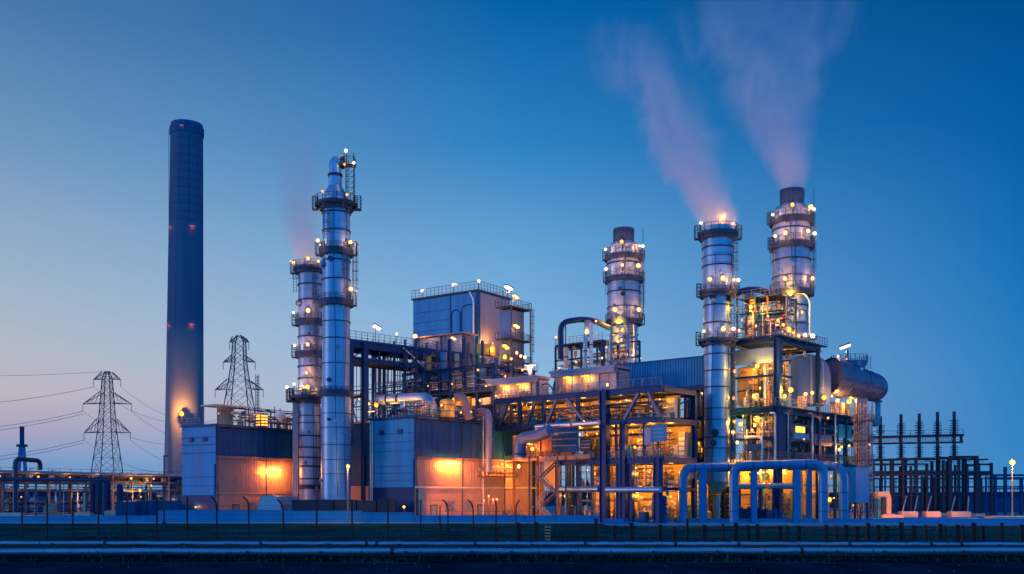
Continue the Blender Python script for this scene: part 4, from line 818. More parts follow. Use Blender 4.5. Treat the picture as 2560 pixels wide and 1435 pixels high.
plume('steam_plume', 'faint pinkish steam above the rear left stack', 778, 672, 158, [(672,778,32),(630,768,44),(560,757,56),(450,745,70),(350,735,80),(250,725,90)], .34, (.95,.74,.8), .9, 1.0, .1, .8)
# ================================================================ boiler house
A = U(1195, 185, 55, 'boiler_house', 'tall blue clad boiler house with a railed roof and floodlights', 'building'); r = A.root
z = A.z(727); vl = A.v(1033); ul = A.u(1275)
b = MB(); b.box(0,ul,0,vl,4,z); b.build('wall', M['blue_dk'], r)
b = MB(); b.box(-.07,-.003,.05,vl-.05,A.z(905),z-.2); b.build('front_cladding', M['blue'], r)
b = MB(); b.box(.6,ul-.05,-.07,-.003,A.z(905),z-.2); b.build('side_cladding', M['lav'], r)
b = MB(); b.box(-.12,.6,-.12,-.003,A.z(905),z-.2); b.box(-.12,-.072,0,.5,A.z(905),z-.2); b.build('corner_strip', M['blue_dk'], r)
b = MB(); vm = A.v(1127)
for y in (763,789,813): b.box(-.1,-.07,vm,vl-.1,A.z(y)-.04,A.z(y)+.04)
b.box(-.12,-.07,vm-.12,vm+.12,A.z(840),z); b.build('seam', M['steel'], r)
for px0, px1, yt in ((1130,1151,768),(1155,1190,759)):     # arched recessed panels
    v0, v1 = A.v(px0), A.v(px1); zt_ = A.z(yt); b = MB(); b.tube(fillet([(-.09,v0,A.z(842)),(-.09,v0,zt_),(-.09,v1,zt_),(-.09,v1,A.z(842))],1.0,6),.13,6); b.build('arched_frame', M['blue_dk'], r)
b = MB(); vp = A.v(1186); b.tube(fillet([(-.3,vp+.9,z-.1),(-.3,vp,z-1.6),(-.3,vp,A.z(856))],.8,5),.16,8); b.build('downpipe', M['white'], r)
b = MB(); b.box(-.3,ul+.3,-.3,vl+.3,z,z+.3); b.build('roof', M['deck'], r)
railing(r, [(-.2,vl+.2,z+.3),(-.2,-.2,z+.3),(ul+.2,-.2,z+.3),(ul+.2,vl,z+.3)], 1.5, .9, 'rail', .05, False, 2)
for px,py,st,k_,rr_,face in ((1056,727,'globe','white',.34,1),(1134,712,'globe','white',.38,1),(1194,703,'globe','white',.38,0),(1266,723,'flood','white',.62,0)):
    if face: v = A.v(px); p = (-.1,v,A.z(py,0,v))
    else: u = max(0,A.u(px)); p = (u,-.2,A.z(py,u,0))
    lamp(r, p, k_, rr_, st, R(-20)); b = MB(); b.tube([(p[0],p[1],z+.3),(p[0],p[1],p[2]-.3)],.06,6); b.build('lamp_pole', M['rail'], r)
# stair shaft on the right flank
ua = A.u(1247); ub = A.u(1292); zt_, zb_ = A.z(768,ua), A.z(905,ua); g = U(1262, 182.5, 55, 'stair_shaft', 'caged blue shaft with round landings on the boiler house flank', 'shaft'); q = g.root
b = MB(); b.box(0,4.2,-1.4,1.2,6,g.z(775)); b.build('wall', M['duct'], q)
for y in (768,848,905):
    z_ = g.z(y); b = MB(); b.box(-1.3,5.2,-2.4,1.2,z_-.25,z_); b.build('landing', M['deck'], q); railing(q, [(-1.3,1.2,z_),(-1.3,-2.4,z_),(5.2,-2.4,z_),(5.2,1.2,z_)], 1.2, .7, 'deck')
for x in (-1.2,5.1): b = MB(); b.bar((x,-2.3,g.z(910)),(x,-2.3,g.z(768)),.2); b.build('post', M['deck'], q)
ladder(q, 4.6, -2.9, g.z(905), g.z(768), .6)
for px,py,k_,st,rr_ in ((1287,744,'warm','flood',.52),(1289,818,'warm','flood',.5),(1262,870,'amber','flood',.55),(1232,876,'amber','globe',.32),(1262,893,'amber','globe',.42),(1278,897,'amber','globe',.3)):
    x = g.u(px,-2.8); lamp(q, (x,-2.8,g.z(py,x,-2.8)), k_, rr_, st)
b = MB()
for px,py in ((1232,890),(1215,893)): x = g.u(px,-3); b.box(x-.8,x+.8,-3,-1.6,g.z(905),g.z(880))
b.build('cabinet', M['cab2'], q)
for i,(px,py,k_,rr_) in enumerate(((1218,872,'amber',.3),(1205,893,'amber',.34),(1232,858,'warm',.2))): x = A.u(px,-1.6); lamp(r, (x,-1.6,A.z(py,x,-1.6)), k_, rr_, power=900)
# lower annexe with a pale eave
A3 = U(1160, 176, 55, 'boiler_annexe', 'lower blue annexe with a thin pale eave before the boiler house', 'building'); q = A3.root; z = A3.z(829); v1 = A3.v(1035); u1 = A3.u(1192)
b = MB(); b.box(.6,u1,.6,v1,A3.z(908),z-.3); b.build('wall', M['duct'], q); b = MB(); b.box(-.1,u1+.3,-.1,v1+.1,z-.22,z); b.build('eave', M['pink'], q)
for v in (.2,v1*.45,v1-.3): beam(q, (.1,v,A3.z(905)),(.1,v,z-.25),.3,.3,'steel','column')
for px,py,k_,rr_,st in ((1038,841,'warm',.5,'globe'),(1132,848,'warm',.4,'flood'),(1041,848,'amber',.25,'globe')): v = A3.v(px,-1.2); lamp(q, (-1.2,v,A3.z(py,-1.2,v)), k_, rr_, st)
railing(q, [(-1.5,v1,A3.z(868)),(-1.5,-1,A3.z(868)),(u1,-1,A3.z(868))], 1.1, 1, 'rail')
for px,rp_,y0,y1,mat,lab in ((1108,9,880,920,'pipe_blue','blue upright vessel below the annexe eave, largest of the four there'),(1142,6,884,915,'cream','slim cream vessel right of the blue one under the annexe'),(1168,5,884,915,'tan','tan vessel at the annexe corner beside the orange lit wall'),(1072,7,890,918,'cab2','short ochre drum left of the blue vessel under the annexe'),(1037,5,890,918,'pink','pinkish drum farthest left under the annexe')):
    vessel(px, 168, y0, 930, rp_, mat, lab, 'vessel', 'process_vessel', .3, 1, None)
# ================================================================ conveyor bridge on portal legs
A = U(874, 159, 42, 'conveyor_bridge', 'dark covered conveyor bridge on a portal frame, railed along the top', 'bridge'); r = A.root
z = A.z(846); L_ = A.u(1182); w_ = 5.
b = MB(); b.box(0,L_,0,w_,z-.3,z); b.build('deck', M['blue_dk'], r)
beam(r, (0,-.02,z-.9),(L_,-.02,z-.9),.5,1.1,'steel'); beam(r, (0,w_,z-.9),(L_,w_,z-.9),.5,1.1,'steel')
b = MB(); zc = z-3.4
for v in (0,w_):
    b.bar((0,v,zc),(L_,v,zc),.35,.45); n = 9
    for i in range(n): a = L_*i/n; c = L_*(i+1)/n; b.bar((a,v,z-1.4),(c,v,zc),.18) if i%2 else b.bar((a,v,zc),(c,v,z-1.4),.18); b.bar((c,v,z-1.4),(c,v,zc),.16)
b.build('truss', M['steel'], r)
b = MB(); b.box(2,L_,.5,w_-.5,zc-.1,zc+.05); b.build('floor', M['black'], r)
for k in range(6): b = MB(); v = .5+k*.7; b.tube([(0,v,zc+.4+.25*(k%2)),(L_,v,zc+.4+.25*(k%2))],.16,8); b.build('pipe', M[['pipe_dk','pipe','pipe_blue'][k%3]], r)
railing(r, [(0,-.1,z),(L_,-.1,z)], 1.25, 1.1, 'rail'); railing(r, [(0,w_,z),(L_,w_,z)], 1.25, 1.1, 'rail')
u_ = A.u(910); 
for v in (-.2,w_+.2): beam(r, (u_,v,0),(u_,v,z-.4),.85,.85,'steel','leg')
beam(r, (0.2,-.2,12),(0.2,-.2,z-.4),.6,.6,'steel','leg')
for zz in (z-9,z-14): beam(r, (u_,-.2,zz),(u_,w_+.2,zz),.4,.5)
for px,py,st in ((937,822,'flood'),(990,835,'globe')): u = A.u(px); lamp(r, (u,-.2,A.z(py,u)), 'white', .5 if st == 'flood' else .3, st); b = MB(); b.tube([(u,-.2,z),(u,-.2,A.z(py,u)-.3)],.06,6); b.build('lamp_pole', M['rail'], r)
b = MB(); b.tube([(A.u(1008,-.4),-.4,A.z(868,9)),(A.u(1068,-.4),-.4,A.z(922,13))],.1,6); b.build('stay_rod', M['white'], r)
# ---- open lattice of columns under it
A = U(1040, 164, 49.5, 'lattice_structure', 'open dark steel lattice under the conveyor bridge with the sky showing through', 'steel frame'); r = A.root; v1 = A.v(882); zt_ = A.z(875); zb_ = 10
for i in range(7):
    for u in (0,5): v = v1*i/6; beam(r, (u,v,zb_-4),(u,v,zt_+2),.26,.26,'pylon' if u else 'steel','column')
for zz in (zb_+3,zb_+6,zb_+9.2,zb_+12):
    for u in (0,5): beam(r, (u,0,zz),(u,v1,zz),.16,.22,'pylon')
for q in range(10):
    for u in (0,5): zz = zb_+.6+q*1.35; bb = MB(); bb.bar((u,0,zz),(u,v1,zz),.09); bb.build('rail', M['pylon'], r)
for q in range(16): bb = MB(); bb.bar((0,v1*q/16,zb_-2),(0,v1*q/16,zt_),.09); bb.build('upright', M['pylon'], r)
for i in range(6):
    a, c = v1*i/6, v1*(i+1)/6; b = MB(); b.bar((0,a,zb_+(3 if i%2 else 9)),(0,c,zb_+(9 if i%2 else 3)),.16); b.bar((0,c,zb_+(9 if i%2 else 12)),(0,a,zb_+(12 if i%2 else 9)),.12); b.build('brace', M['steel'], r)
clutter(r, 0, 5, 0, v1, zb_, zt_, 98, 61, ['pipe_dk','pipe_dk','pipe','steel_lt','steel'], .6, .1, .03)
for q in range(9): a_ = v1*q/9; bb = MB(); bb.bar((0,a_,zb_+q%3*3),(0,a_+v1/7,zb_+q%3*3+3.2),.11); bb.bar((5,a_+v1/8,zb_+q%3*3),(5,a_,zb_+q%3*3+4),.11); bb.build('brace', M['pylon'], r)
b = MB(); b.tube(fillet([(2,v1*.95,zb_+1),(2,v1*.5,zb_+8),(2,v1*.2,zb_+13)],2,5),.35,8); b.build('pipe', M['steel'], r)
lamp(r, (-.5,v1*.86,A.z(985)), 'dim', .3); lamp(r, (-.5,v1*.7,A.z(1000)), 'amber', .3)
# ---- tiers of pipes right of it
A = U(1232, 158, 49.5, 'tiered_pipe_rack', 'dark rack carrying many tiers of horizontal pipes below the boiler house', 'pipe rack'); r = A.root; v1 = A.v(1008); zt_ = A.z(912); zb_ = A.z(972)
cv = [A.v(px) for px in (1232,1193,1160,1124,1100,1068,1040,1010)]
for v in cv:
    for u in (0,4.5): beam(r, (u,v,zb_-5),(u,v,zt_+(5 if v in (cv[2],cv[3]) else .3)),.45 if u == 0 else .3,.45,'steel' if u == 0 else 'pylon','column')
for zz in (zt_,zb_):
    for u in (0,4.5): beam(r, (u,-.3,zz),(u,v1+.3,zz),.35,.5,'steel')
rd = random.Random(9); n = 8
for k in range(n):
    zz = zb_+.5+(zt_-zb_-.8)*k/n
    for u in (.4,1.5,2.8):
        b = MB(); rr_ = rd.choice([.1,.13,.17]); a, c = (0,v1) if rd.random() < .6 else (cv[rd.randint(0,2)],cv[rd.randint(4,7)]); b.tube([(u,a,zz+rd.uniform(-.1,.1)),(u,c,zz+rd.uniform(-.1,.1))],rr_,8); b.build('pipe', M[rd.choice(['pipe','pipe','pipe_dk','pink','pipe_blue'])], r)
for v in (cv[1]-.1,cv[4],cv[6]): b = MB(); b.box(-.35,-.1,v-2.2,v-.6,zb_+2.,zb_+3.4); b.build('panel', M['blue_dk'], r)
clutter(r, -.3, 4, 0, v1, zb_, zt_, 40, 62, ['pipe','pipe_dk','pink'], .6, .2, .02)
b = MB(); b.box(-.4,4.6,-.3,v1,zb_-.3,zb_-.15); b.build('deck', M['deck'], r); railing(r, [(-.5,-.3,zt_+.25),(-.5,v1,zt_+.25)],1.0,1.2,'rail'); railing(r, [(-.5,-.3,zb_-.15),(-.5,v1*.55,zb_-.15)],1.0,1.2,'rail')
for px,py,k_,rr_ in ((1135,998,'amber',.4),(1163,1000,'amber',.34),(1200,1001,'amber',.3),(1240,990,'amber',.26),(1195,925,'dim',.25),(1215,965,'dim',.25),(1130,960,'dim',.2),(1070,965,'dim',.2)): v = A.v(px,-.6); lamp(r, (-.6,v,A.z(py,-.6,v)), k_, rr_)
b = MB(); b.box(.3,3.5,A.v(1172,.3),A.v(1130,.3),A.z(1016),A.z(985)); b.build('cabinet', M['cab2'], r); b = MB(); b.box(.3,3.5,A.v(1235,.3),A.v(1180,.3),A.z(1010),A.z(992)); b.build('cabinet', M['cream'], r); b = MB(); b.box(-.2,3,A.v(1160,0),A.v(1052,0),A.z(1013)-.8,A.z(1010)); b.build('duct', M['blue'], r)
A4 = U(1236, 162, 49.5, 'process_tower', 'small crowded steel platform of pipes right of the boiler house shaft', 'steel frame'); r = A4.root; u1 = A4.u(1335); z0, z1 = A4.z(985), A4.z(912)
for u in (0,u1/2,u1):
    for v in (0,4): beam(r, (u,v,z0-4),(u,v,z1),.3,.3,'steel','column')
for zz in (z0,(z0+z1)/2,z1): b = MB(); b.box(-.4,u1+.4,-.4,4.4,zz-.2,zz); b.build('deck', M['deck'], r); railing(r, [(-.4,4,zz),(-.4,-.4,zz),(u1+.4,-.4,zz)],1.1,.8,'rail')
clutter(r, 0, u1, -.2, 3.5, z0, z1+1, 55, 63, PMATS, .7, .3, .08)
for px,py,k_,rr_ in ((1292,882,'warm',.42),(1302,890,'warm',.32),(1312,893,'white',.38),(1250,953,'amber',.36),(1262,940,'amber',.3),(1306,925,'dim',.25)): u = A4.u(px,-.8); lamp(r, (u,-.8,A4.z(py,u,-.8)), k_, rr_)
o = vessel(1325, 168, 920, 960, 6, 'white', 'small white drum with a bright white lamp on top', 'vessel', 'process_vessel', .3, 1, None)[0]; lamp(o, (0,0,wz(913,168)), 'white', .55, 'strip'); lamp(o, (0,-.6,wz(917,168)), 'white', .5, 'strip', R(60))
# ================================================================ flat topped duct houses on the truss bridge
def duct_house(px, Y, pl, pr, yt, yb, name, label, lamps):
    A = U(px, Y, 49.5, name, label, 'building'); r = A.root; v1, u1 = A.v(pl), A.u(pr); z1, z0 = A.z(yt), A.z(yb); b = MB()
    b.box(0,u1,0,v1,z0,z1); b.build('wall', M['blue_dk'], r); b = MB(); b.box(-.06,-.003,.3,v1-.1,z0,z1-.6); b.build('front_cladding', M['lav'], r); b = MB(); b.box(.2,u1-.1,-.06,-.003,z0,z1-.4); b.build('side_cladding', M['lav'], r)
    b = MB(); b.box(-1.2,u1+.2,-.2,v1+.3,z1-.1,z1+.25); b.box(-1.1,-.07,0,v1,z1-.75,z1-.1); b.build('eave', M['lav'], r)
    b = MB()
    for k in range(1,7): v = v1*k/7; b.box(-.16,-.06,v-.06,v+.06,z0,z1-.75)
    b.build('rib', M['pink'], r)
    for px_ in lamps:
        v = A.v(px_,-1.0); lamp(r, (-.85,v,z1-.95), 'amber', .42, 'strip', R(90)); b = MB(); v = A.v(px_+1,-.2); b.box(-.22,-.06,v-.12,v+.12,z0,z1-.75); b.build('pilaster', M['cab2'], r)
    b = MB(); b.box(-1.3,-.06,-.2,v1,z0-.15,z0); b.build('walkway', M['deck'], r); railing(r, [(-1.3,-.2,z0),(-1.3,v1,z0)],1.1,.8,'rail')
    clutter(r, -1.1, -.3, .4, v1-.4, z0, z0+1.6, 16, int(px), ['pipe','cream','pipe_dk'], .5, .2, .02); return A
duct_house(1345, 153, 1229, 1372, 943, 1003, 'duct_house', 'long low duct house right of the tiered pipe rack, two amber lamps under its eave', (1258,1299))
D2 = duct_house(1545, 150.5, 1387, 1575, 918, 990, 'duct_house', 'duct house under the rear lit stack, left of the corrugated gallery', (1416,1462))
lamp(D2.root, (-1.6,D2.v(1518,-1.6),D2.z(963)), 'warm', .36)
g = U(1383, 152, 49.5, 'vent_pipe', 'thin curved pipe between the two duct houses', 'pipe'); b = MB(); b.tube(fillet([(0,2.2,g.z(960)),(0,1.2,g.z(956)),(0,0,g.z(972)),(0,0,g.z(1000))],.9,5),.13,8); b.build('pipe', M['steel_lt'], g.root)
# ================================================================ crowded platform at the foot of stack C
A = U(1560, 176, 49.5, 'process_platform', 'crowded platform of pipes and tanks at the foot of the rear lit stack', 'steel frame'); r = A.root; v1 = A.v(1386); u1 = A.u(1622); z0 = A.z(922)
b = MB(); b.box(-.5,u1,-.5,v1,z0-.5,z0); b.box(-.3,u1,-.3,v1-.4,z0-2.4,z0-2.2); b.build('deck', M['deck'], r)
railing(r, [(u1,-.5,z0),(-.5,-.5,z0),(-.5,v1,z0)],1.2,.8,'rail')
for v in (0,v1*.3,v1*.6,v1-.3): beam(r, (0,v,z0-9),(0,v,z0+(.2 if v == 0 else 5.5)),.3,.3,'steel','column'); beam(r, (5,v,z0-9),(5,v,z0+5.5),.3,.3,'steel','column')
for zz in (z0+2.7,z0+5.5): beam(r, (0,v1*.3,zz),(0,v1-.3,zz),.25,.3); beam(r, (5,0,zz),(5,v1-.3,zz),.25,.3)
b = MB(); b.box(0,5,v1*.3,v1-.2,z0+5.5,z0+5.7); b.build('deck', M['deck'], r); railing(r, [(0,v1*.3,z0+5.7),(0,v1-.2,z0+5.7)],1.2,.8,'rail')
clutter(r, -.2, 5, .5, v1-.5, z0, z0+5.4, 70, 71, PMATS, .8, .3, .1); clutter(r, 0, 5, v1*.05, v1*.3, z0, z0+8.5, 30, 72, PMATS, .8, .3, .03)
b = MB(); b.tube(fillet([(1,v1-.6,z0),(1,v1-.6,z0+1.4),(1,v1+1.0,z0-2),(1,v1+.8,z0-6)],1.6,6),.3,8); b.build('pipe', M['pipe_dk'], r)
for px,py,k_,rr_ in ((1390,843,'warm',.34),(1465,830,'amber',.36),(1490,803,'warm',.34),(1398,920,'amber',.2),(1440,905,'dim',.25),(1480,880,'dim',.25),(1505,895,'warm',.2),(1470,905,'dim',.25),(1516,868,'amber',.24)): v = A.v(px,-.9); lamp(r, (-.9,v,A.z(py,-.9,v)), k_, rr_)
for px,y0,rp_,mat,lab in ((1463,838,5.5,'fpipe','blue upright vessel on the platform beside the rear lit stack'),(1478,806,4.5,'white','tall white riser standing on the rear stack platform'),(1415,868,6,'cream','low cream drum at the left of the rear stack platform')): vessel(px, 172, y0, 920, rp_, mat, lab, 'vessel', 'process_vessel', .3, 1, None)
o = U(1402, 180, 0, 'pipe_loop', 'big dark pipe bridging from the crowded platform to the rear lit stack', 'pipe'); s = 180/F; b = MB(); b.tube(fillet([(0,0,wz(900,180)),(0,0,wz(806,180)),(55*s,1,wz(795,180)),(90*s,3,wz(795,180)),(130*s,7,wz(803,180))],1.6,6),.52,12); b.build('pipe', M['steel'], o.root); b = MB(); b.box(60*s,75*s,0,1.2,wz(838,180),wz(800,180)); b.build('support', M['duct'], o.root); b = MB(); b.tube([(12*s,0,wz(900,180)),(12*s,0,wz(803,180))],.1,6); b.build('post', M['steel'], o.root)
# ================================================================ corrugated gallery
A = U(1764, 151, 49.5, 'corrugated_gallery', 'long blue corrugated box gallery left of the slim steaming stack', 'gallery'); r = A.root; v1 = A.v(1527); z1, z0 = A.z(891), A.z(962)
b = MB(); b.box(.1,6,.05,v1-.05,z0,z1); b.build('wall', M['blue'], r); b = MB(); b.ribs((0,v1),(0,0),z0-.05,z1,.46,.16); b.ribs((0,0),(6,0),z0-.05,z1,.46,.16); b.build('corrugated_sheet', M['blue'], r)
b = MB(); b.box(-.25,6.2,-.2,v1+.1,z1,z1+.14); b.build('roof', M['blue_dk'], r); b = MB(); b.box(0,6,0,v1,z0-.45,z0-.06); b.build('floor', M['black'], r)
rd = random.Random(2)
for px in (1551,1585,1600,1628,1655,1668,1690,1700): v = A.v(px,.2); lamp(r, (.1,v,z0-.5), 'dim', rd.uniform(.1,.2), 'strip', R(90))
# ================================================================ the lit hall frame
def hall_bay(r, u, v0, v1, z0, z1, seed, shelf=True):
    """fittings standing before a hall's back wall: racks, switchgear and doors"""
    rd = random.Random(seed); v = v0+.2
    while v < v1-.8:
        w_ = rd.uniform(.5,1.6); h = rd.uniform(.35,.9)*(z1-z0); b = MB(); t = rd.random(); w_ = min(w_, v1-v-.2)
        if t < .4:
            b.box(u,u+.7,v,v+w_,z0,z0+h); b.mi = 1
            for k in range(int(h/.7)): b.box(u-.03,u,v+.08,v+w_-.08,z0+.12+k*.7,z0+.6+k*.7)
            b.build('cabinet', [M[rd.choice(['cream','cab','cab2','tan'])], M[rd.choice(['white','pipe_red','cab','cream'])]], r)
        elif t < .75:
            n = max(2,int(h/.6))
            for k in range(n+1): b.box(u,u+.7,v,v+w_,z0+k*h/n,z0+k*h/n+.06)
            for q in (v,v+w_-.06): b.box(u,u+.06,q,q+.06,z0,z0+h)
            b.mi = 1
            for k in range(n):
                x = v+.1
                while x < v+w_-.3: q = rd.uniform(.12,.4); b.box(u+.1,u+.5,x,min(x+q,v+w_-.1),z0+k*h/n+.06,z0+k*h/n+rd.uniform(.2,.5)); x += q+rd.uniform(.03,.2)
            b.build('rack', [M['pipe_red'], M[rd.choice(['white','cab','cream','pipe'])]], r)
        else:
            rr_ = min(.45,w_/2.2); b.lathe([(z0,rr_),(z0+h*.7,rr_),(z0+h*.8,rr_*.5),(z0+h,rr_*.5),(z0+h,.02)],12,(u+.3,v+rr_)); b.build('vessel', M[rd.choice(['pipe','cream','pipe_dk','blue_dk'])], r)
        v += w_ + rd.uniform(.1,.7)
A = U(1652, 136, 49.5, 'turbine_hall', 'open blue steel frame hall in the centre, its floors glowing amber', 'steel frame'); r = A.root; HB = A
zt_, z3, z2, z1 = 18.4, 14.2, 8.7, 4.7; L_ = A.v(1238); vc = [A.v(px) for px in (1650,1560,1512,1447,1396)]; vcol = vc[2]
for px,w_,zz in ((1645,.95,8.9),(1560,.85,z3),(1512,1.15,zt_+.3),(1447,.6,z2),(1396,.7,z2),(1445,.45,zt_),(1360,.45,zt_),(1300,.45,zt_),(1240,.5,zt_)):
    v = A.v(px); beam(r, (0,v,0 if zz < zt_ or px == 1512 else z3-.3),(0,v,zz),w_,w_,'steel','column')
for px in (1652,1560,1447,1340,1240): v = A.v(px); beam(r, (9,v,0),(9,v,zt_),.6,.6,'steel','column')
for zz,h,va,vb in ((zt_,.9,-.3,L_),(z3,.8,-.3,L_),(z2,1.0,-.3,vc[4]+.4),(z1,.5,-.3,vc[4]+.4)):
    beam(r, (0,va,zz),(0,vb,zz),.5,h,'steel'); beam(r, (9,va,zz),(9,vb,zz),.4,h,'steel')
    b = MB(); b.box(.4,8.7,va+.1,vb-.1,zz-.25,zz-.1); b.build('floor', M['lav'] if zz < 10 else M['deck'], r)
    for k in range(9): v = va+(vb-va)*k/8; beam(r, (.3,v,zz),(8.8,v,zz),.3,h*.8,'steel')
b = MB()                                                  # truss diagonals
b.tube([(-.45,-.3,z1-.1),(-.45,vc[2]-.6,z1-.1)],.42,12); b.build('pipe', M['fpipe'], r); b = MB(); b.tube([(-.45,vc[2]+.7,z1),(-.45,vc[4]-.3,z1)],.4,12); b.build('pipe', M['fpipe'], r); b = MB()
for px,w_,za_ in ((1550,.75,z2),(1578,.7,z2),(1480,.35,z2),(1420,.35,z2),(1610,.3,z3),(1540,.3,z3)): v = A.v(px,.3); beam(r, (.3,v,0 if za_ == z2 else z2),(.3,v,za_),w_,w_,'steel','column')
b = MB()
pairs = ((1300,1330,0),(1335,1375,1),(1375,1420,0),(1452,1495,1),(1560,1595,0),(1615,1648,1))
for a, c, dn in ((1393,1368,0),(1418,1462,0),(1340,1318,0),(1270,1250,0),(1598,1562,0),(1622,1652,0)):
    b = MB(); b.bar((-.1,A.v(a),zt_-.4),(-.1,A.v(c),z3+.3),.36,.42); b.build('brace', M['pipe_dk'], r)
for zz in (zt_-1.7,zt_-2.6): b = MB(); b.tube([(.4,0,zz),(.4,L_,zz)],.1,6); b.build('pipe', M['pipe_dk'], r)
railing(r, [(-.4,-.3,zt_+.45),(-.4,L_,zt_+.45)],1.1,1.5,'rail'); railing(r, [(-.3,vc[2],z2+.2),(-.3,vc[0],z2+.2)],1.1,.7,'rail')
bw = [(0,z1-.3,vc[0],vc[4]),(z1,z2-.35,vc[0],vc[4]),(z2,z3-.4,vc[0],vc[4]+1.5),(z3,zt_-.4,vc[0],L_)]
for i,(a,c,va,vb) in enumerate(bw):
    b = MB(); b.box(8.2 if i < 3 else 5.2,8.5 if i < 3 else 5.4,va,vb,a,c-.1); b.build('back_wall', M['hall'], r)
    hall_bay(r, 6.9 if i < 3 else 4.2, va, vb, a, c, 81+i); hall_bay(r, 3.6 if i < 3 else 2.2, va, vb, a, a+(c-a)*.62, 91+i)
    n = 6 if i < 3 else 9
    for k in range(n): v = va+(vb-va)*(k+.5)/n; lamp(r, (5.2 if i < 3 else 2.6,v,c-.75), 'in', .16 if i < 3 else .12)
    clutter(r, .8, 5 if i < 3 else 3, va+.5, vb-.5, a, c-.2, (30,26,60,96)[i], 101+i, ['pipe','pink','pipe_red','pipe_dk','pipe_dk'], .6, .14, .05)
for px,py,rr_ in ((1413,1240,.3),(1540,1234,.2),(1590,1240,.3),(1610,1176,.26),(1592,1185,.3),(1587,1118,.3),(1623,1180,.2)): v = A.v(px,1.2); lamp(r, (1.2,v,A.z(py,1.2,v)), 'amber', rr_)
g = U(1772, 148.5, 49.5, 'switch_house', 'navy block between the glowing hall and the slim stack, one lit recess', 'building'); q = g.root; va, vb = g.v(1762), g.v(1684); zt2, zb2 = g.z(966), g.z(1150)
b = MB(); b.box(3,8,va,vb,0,zt2); b.build('wall', M['blue_dk'], q)
for v in (va,vb,va+(vb-va)*.36): beam(q, (0,v,0),(0,v,zt2),.5,.5,'steel','column')
for zz in (zt2,g.z(1045),g.z(1100),zb2): beam(q, (0,va,zz),(0,vb,zz),.4,.6); b = MB(); b.box(0,3,va,vb,zz-.25,zz-.1); b.build('floor', M['deck'], q)
hall_bay(q, 1.6, va, va+(vb-va)*.5, g.z(1043), zt2-.6, 301); hall_bay(q, 1.6, va, vb, g.z(1098), g.z(1048), 302); hall_bay(q, 1.6, va, vb, zb2, g.z(1103), 303); hall_bay(q, 1.6, va, vb, 0, zb2-.4, 304); clutter(q, .2, 2.6, va, vb, 0, zt2, 40, 305, ['pipe','pipe_dk','pipe_red','steel_lt'], .7, .12, .04)
for v,z_,rr_ in ((va+.8,zt2-1.1,.1),(va+2.2,g.z(1052),.08),(va+1.5,g.z(1108),.1),(va+3.6,g.z(1112),.1),(va+1.2,4.6,.16),(va+4,4.6,.16)): lamp(q, (.8,v,z_), 'in', rr_)
b = MB(); b.tube(fillet([(-.5,vb-1.2,g.z(1105)),(-.5,vb-1.2,g.z(1005)),(-.5,vb-3,g.z(998))],.9,5),.13,8); b.build('pipe', M['steel_lt'], q)
# narrow cabinet stacks between the big columns, window frames in the lower bays
for px0,px1,zz0,zz1 in ((1398,1445,z1+.4,z2-.4),(1449,1502,z1+.4,z2-.4),(1452,1502,.2,z1-.4),(1522,1540,.2,z2),(1570,1638,z1+.4,z2-.4)):
    b = MB(); va, vb = A.v(px1,.15), A.v(px0,.15); n = 3 if px1-px0 > 30 else 1
    for k in range(n+1): v = va+(vb-va)*k/n; b.box(.1,.2,v-.05,v+.05,zz0,zz1)
    for k in range(4): zq = zz0+(zz1-zz0)*k/3; b.box(.1,.2,va,vb,zq-.04,zq+.04)
    b.build('window_frame', M['pipe_dk'], r)
b = MB(); b.box(.3,1.4,A.v(1612,.3),A.v(1596,.3),0,1.5); b.build('cabinet', M['blue_dk'], r)
for px0,px1,y0,y1,mat in ((1450,1478,1095,1128,'black'),(1380,1445,1065,1130,'blue_dk'),(1628,1665,1062,1103,'blue'),(1612,1634,1068,1112,'cab')):
    va, vb = A.v(px1,-.4), A.v(px0,-.4); b = MB(); b.box(-.5,-.2,va,vb,A.z(y1,0,va),A.z(y0,0,va)); b.mi = 1
    for k in range(3): h = A.z(y1,0,va)+(A.z(y0,0,va)-A.z(y1,0,va))*(.25+k*.25); b.box(-.53,-.5,va+.2,vb-.2,h,h+.12)
    b.build('panel', [M[mat],M['cab']], r)
g = U(1330, 146, 49.5, 'white_pipe', 'long pale pipe slung below the truss of the glowing hall', 'pipe'); b = MB(); v0, v1 = g.v(1498), g.v(1340); q = g.z(1066); b.tube([(0,v1,q-.1),(0,v0,q)],.34,12); b.build('pipe', M['pipe'], g.root); b = MB()
for v in (v0*.2,v0*.6): b.tube([(0,v,q-.06),(0,v-.25,q-.06)],.44,12)
b.build('flange', M['cab'], g.root)
g = U(1300, 145.5, 49.5, 'gooseneck_duct', 'fat blue gooseneck duct turning down beside the middle hall', 'duct'); q = g.z(1092); v0 = g.v(1375); b = MB(); b.tube(fillet([(0,v0,q+.7),(0,v0*.6,q),(0,0,q-.2),(0,0,g.z(1145))],1.7,7),.9,16); b.build('duct', M['duct'], g.root); b = MB(); b.tube([(0,0,g.z(1138)),(0,0,g.z(1134))],1.05,16); b.build('flange', M['steel'], g.root)
g = U(1398, 147, 49.5, 'valve_house', 'brick red panelled pipe bay lit amber, left of the glowing hall', 'steel frame'); r = g.root; v1 = g.v(1285); z0, zq = g.z(1143), g.z(1088)
b = MB(); b.box(2.8,3,0,v1,z0,zq); b.build('back_wall', M['hall'], r); b = MB(); b.box(-.3,3,-.2,v1+.2,z0-.3,z0); b.box(-.3,3,-.2,v1,zq,zq+.25); b.build('deck', M['pink'], r)
for v in (0,v1*.42,v1): beam(r, (0,v,0),(0,v,zq),.3,.3,'pipe_red','column')
b = MB(); b.box(.1,.2,g.v(1395,.1),g.v(1345,.1),z0+.3,zq-.2)
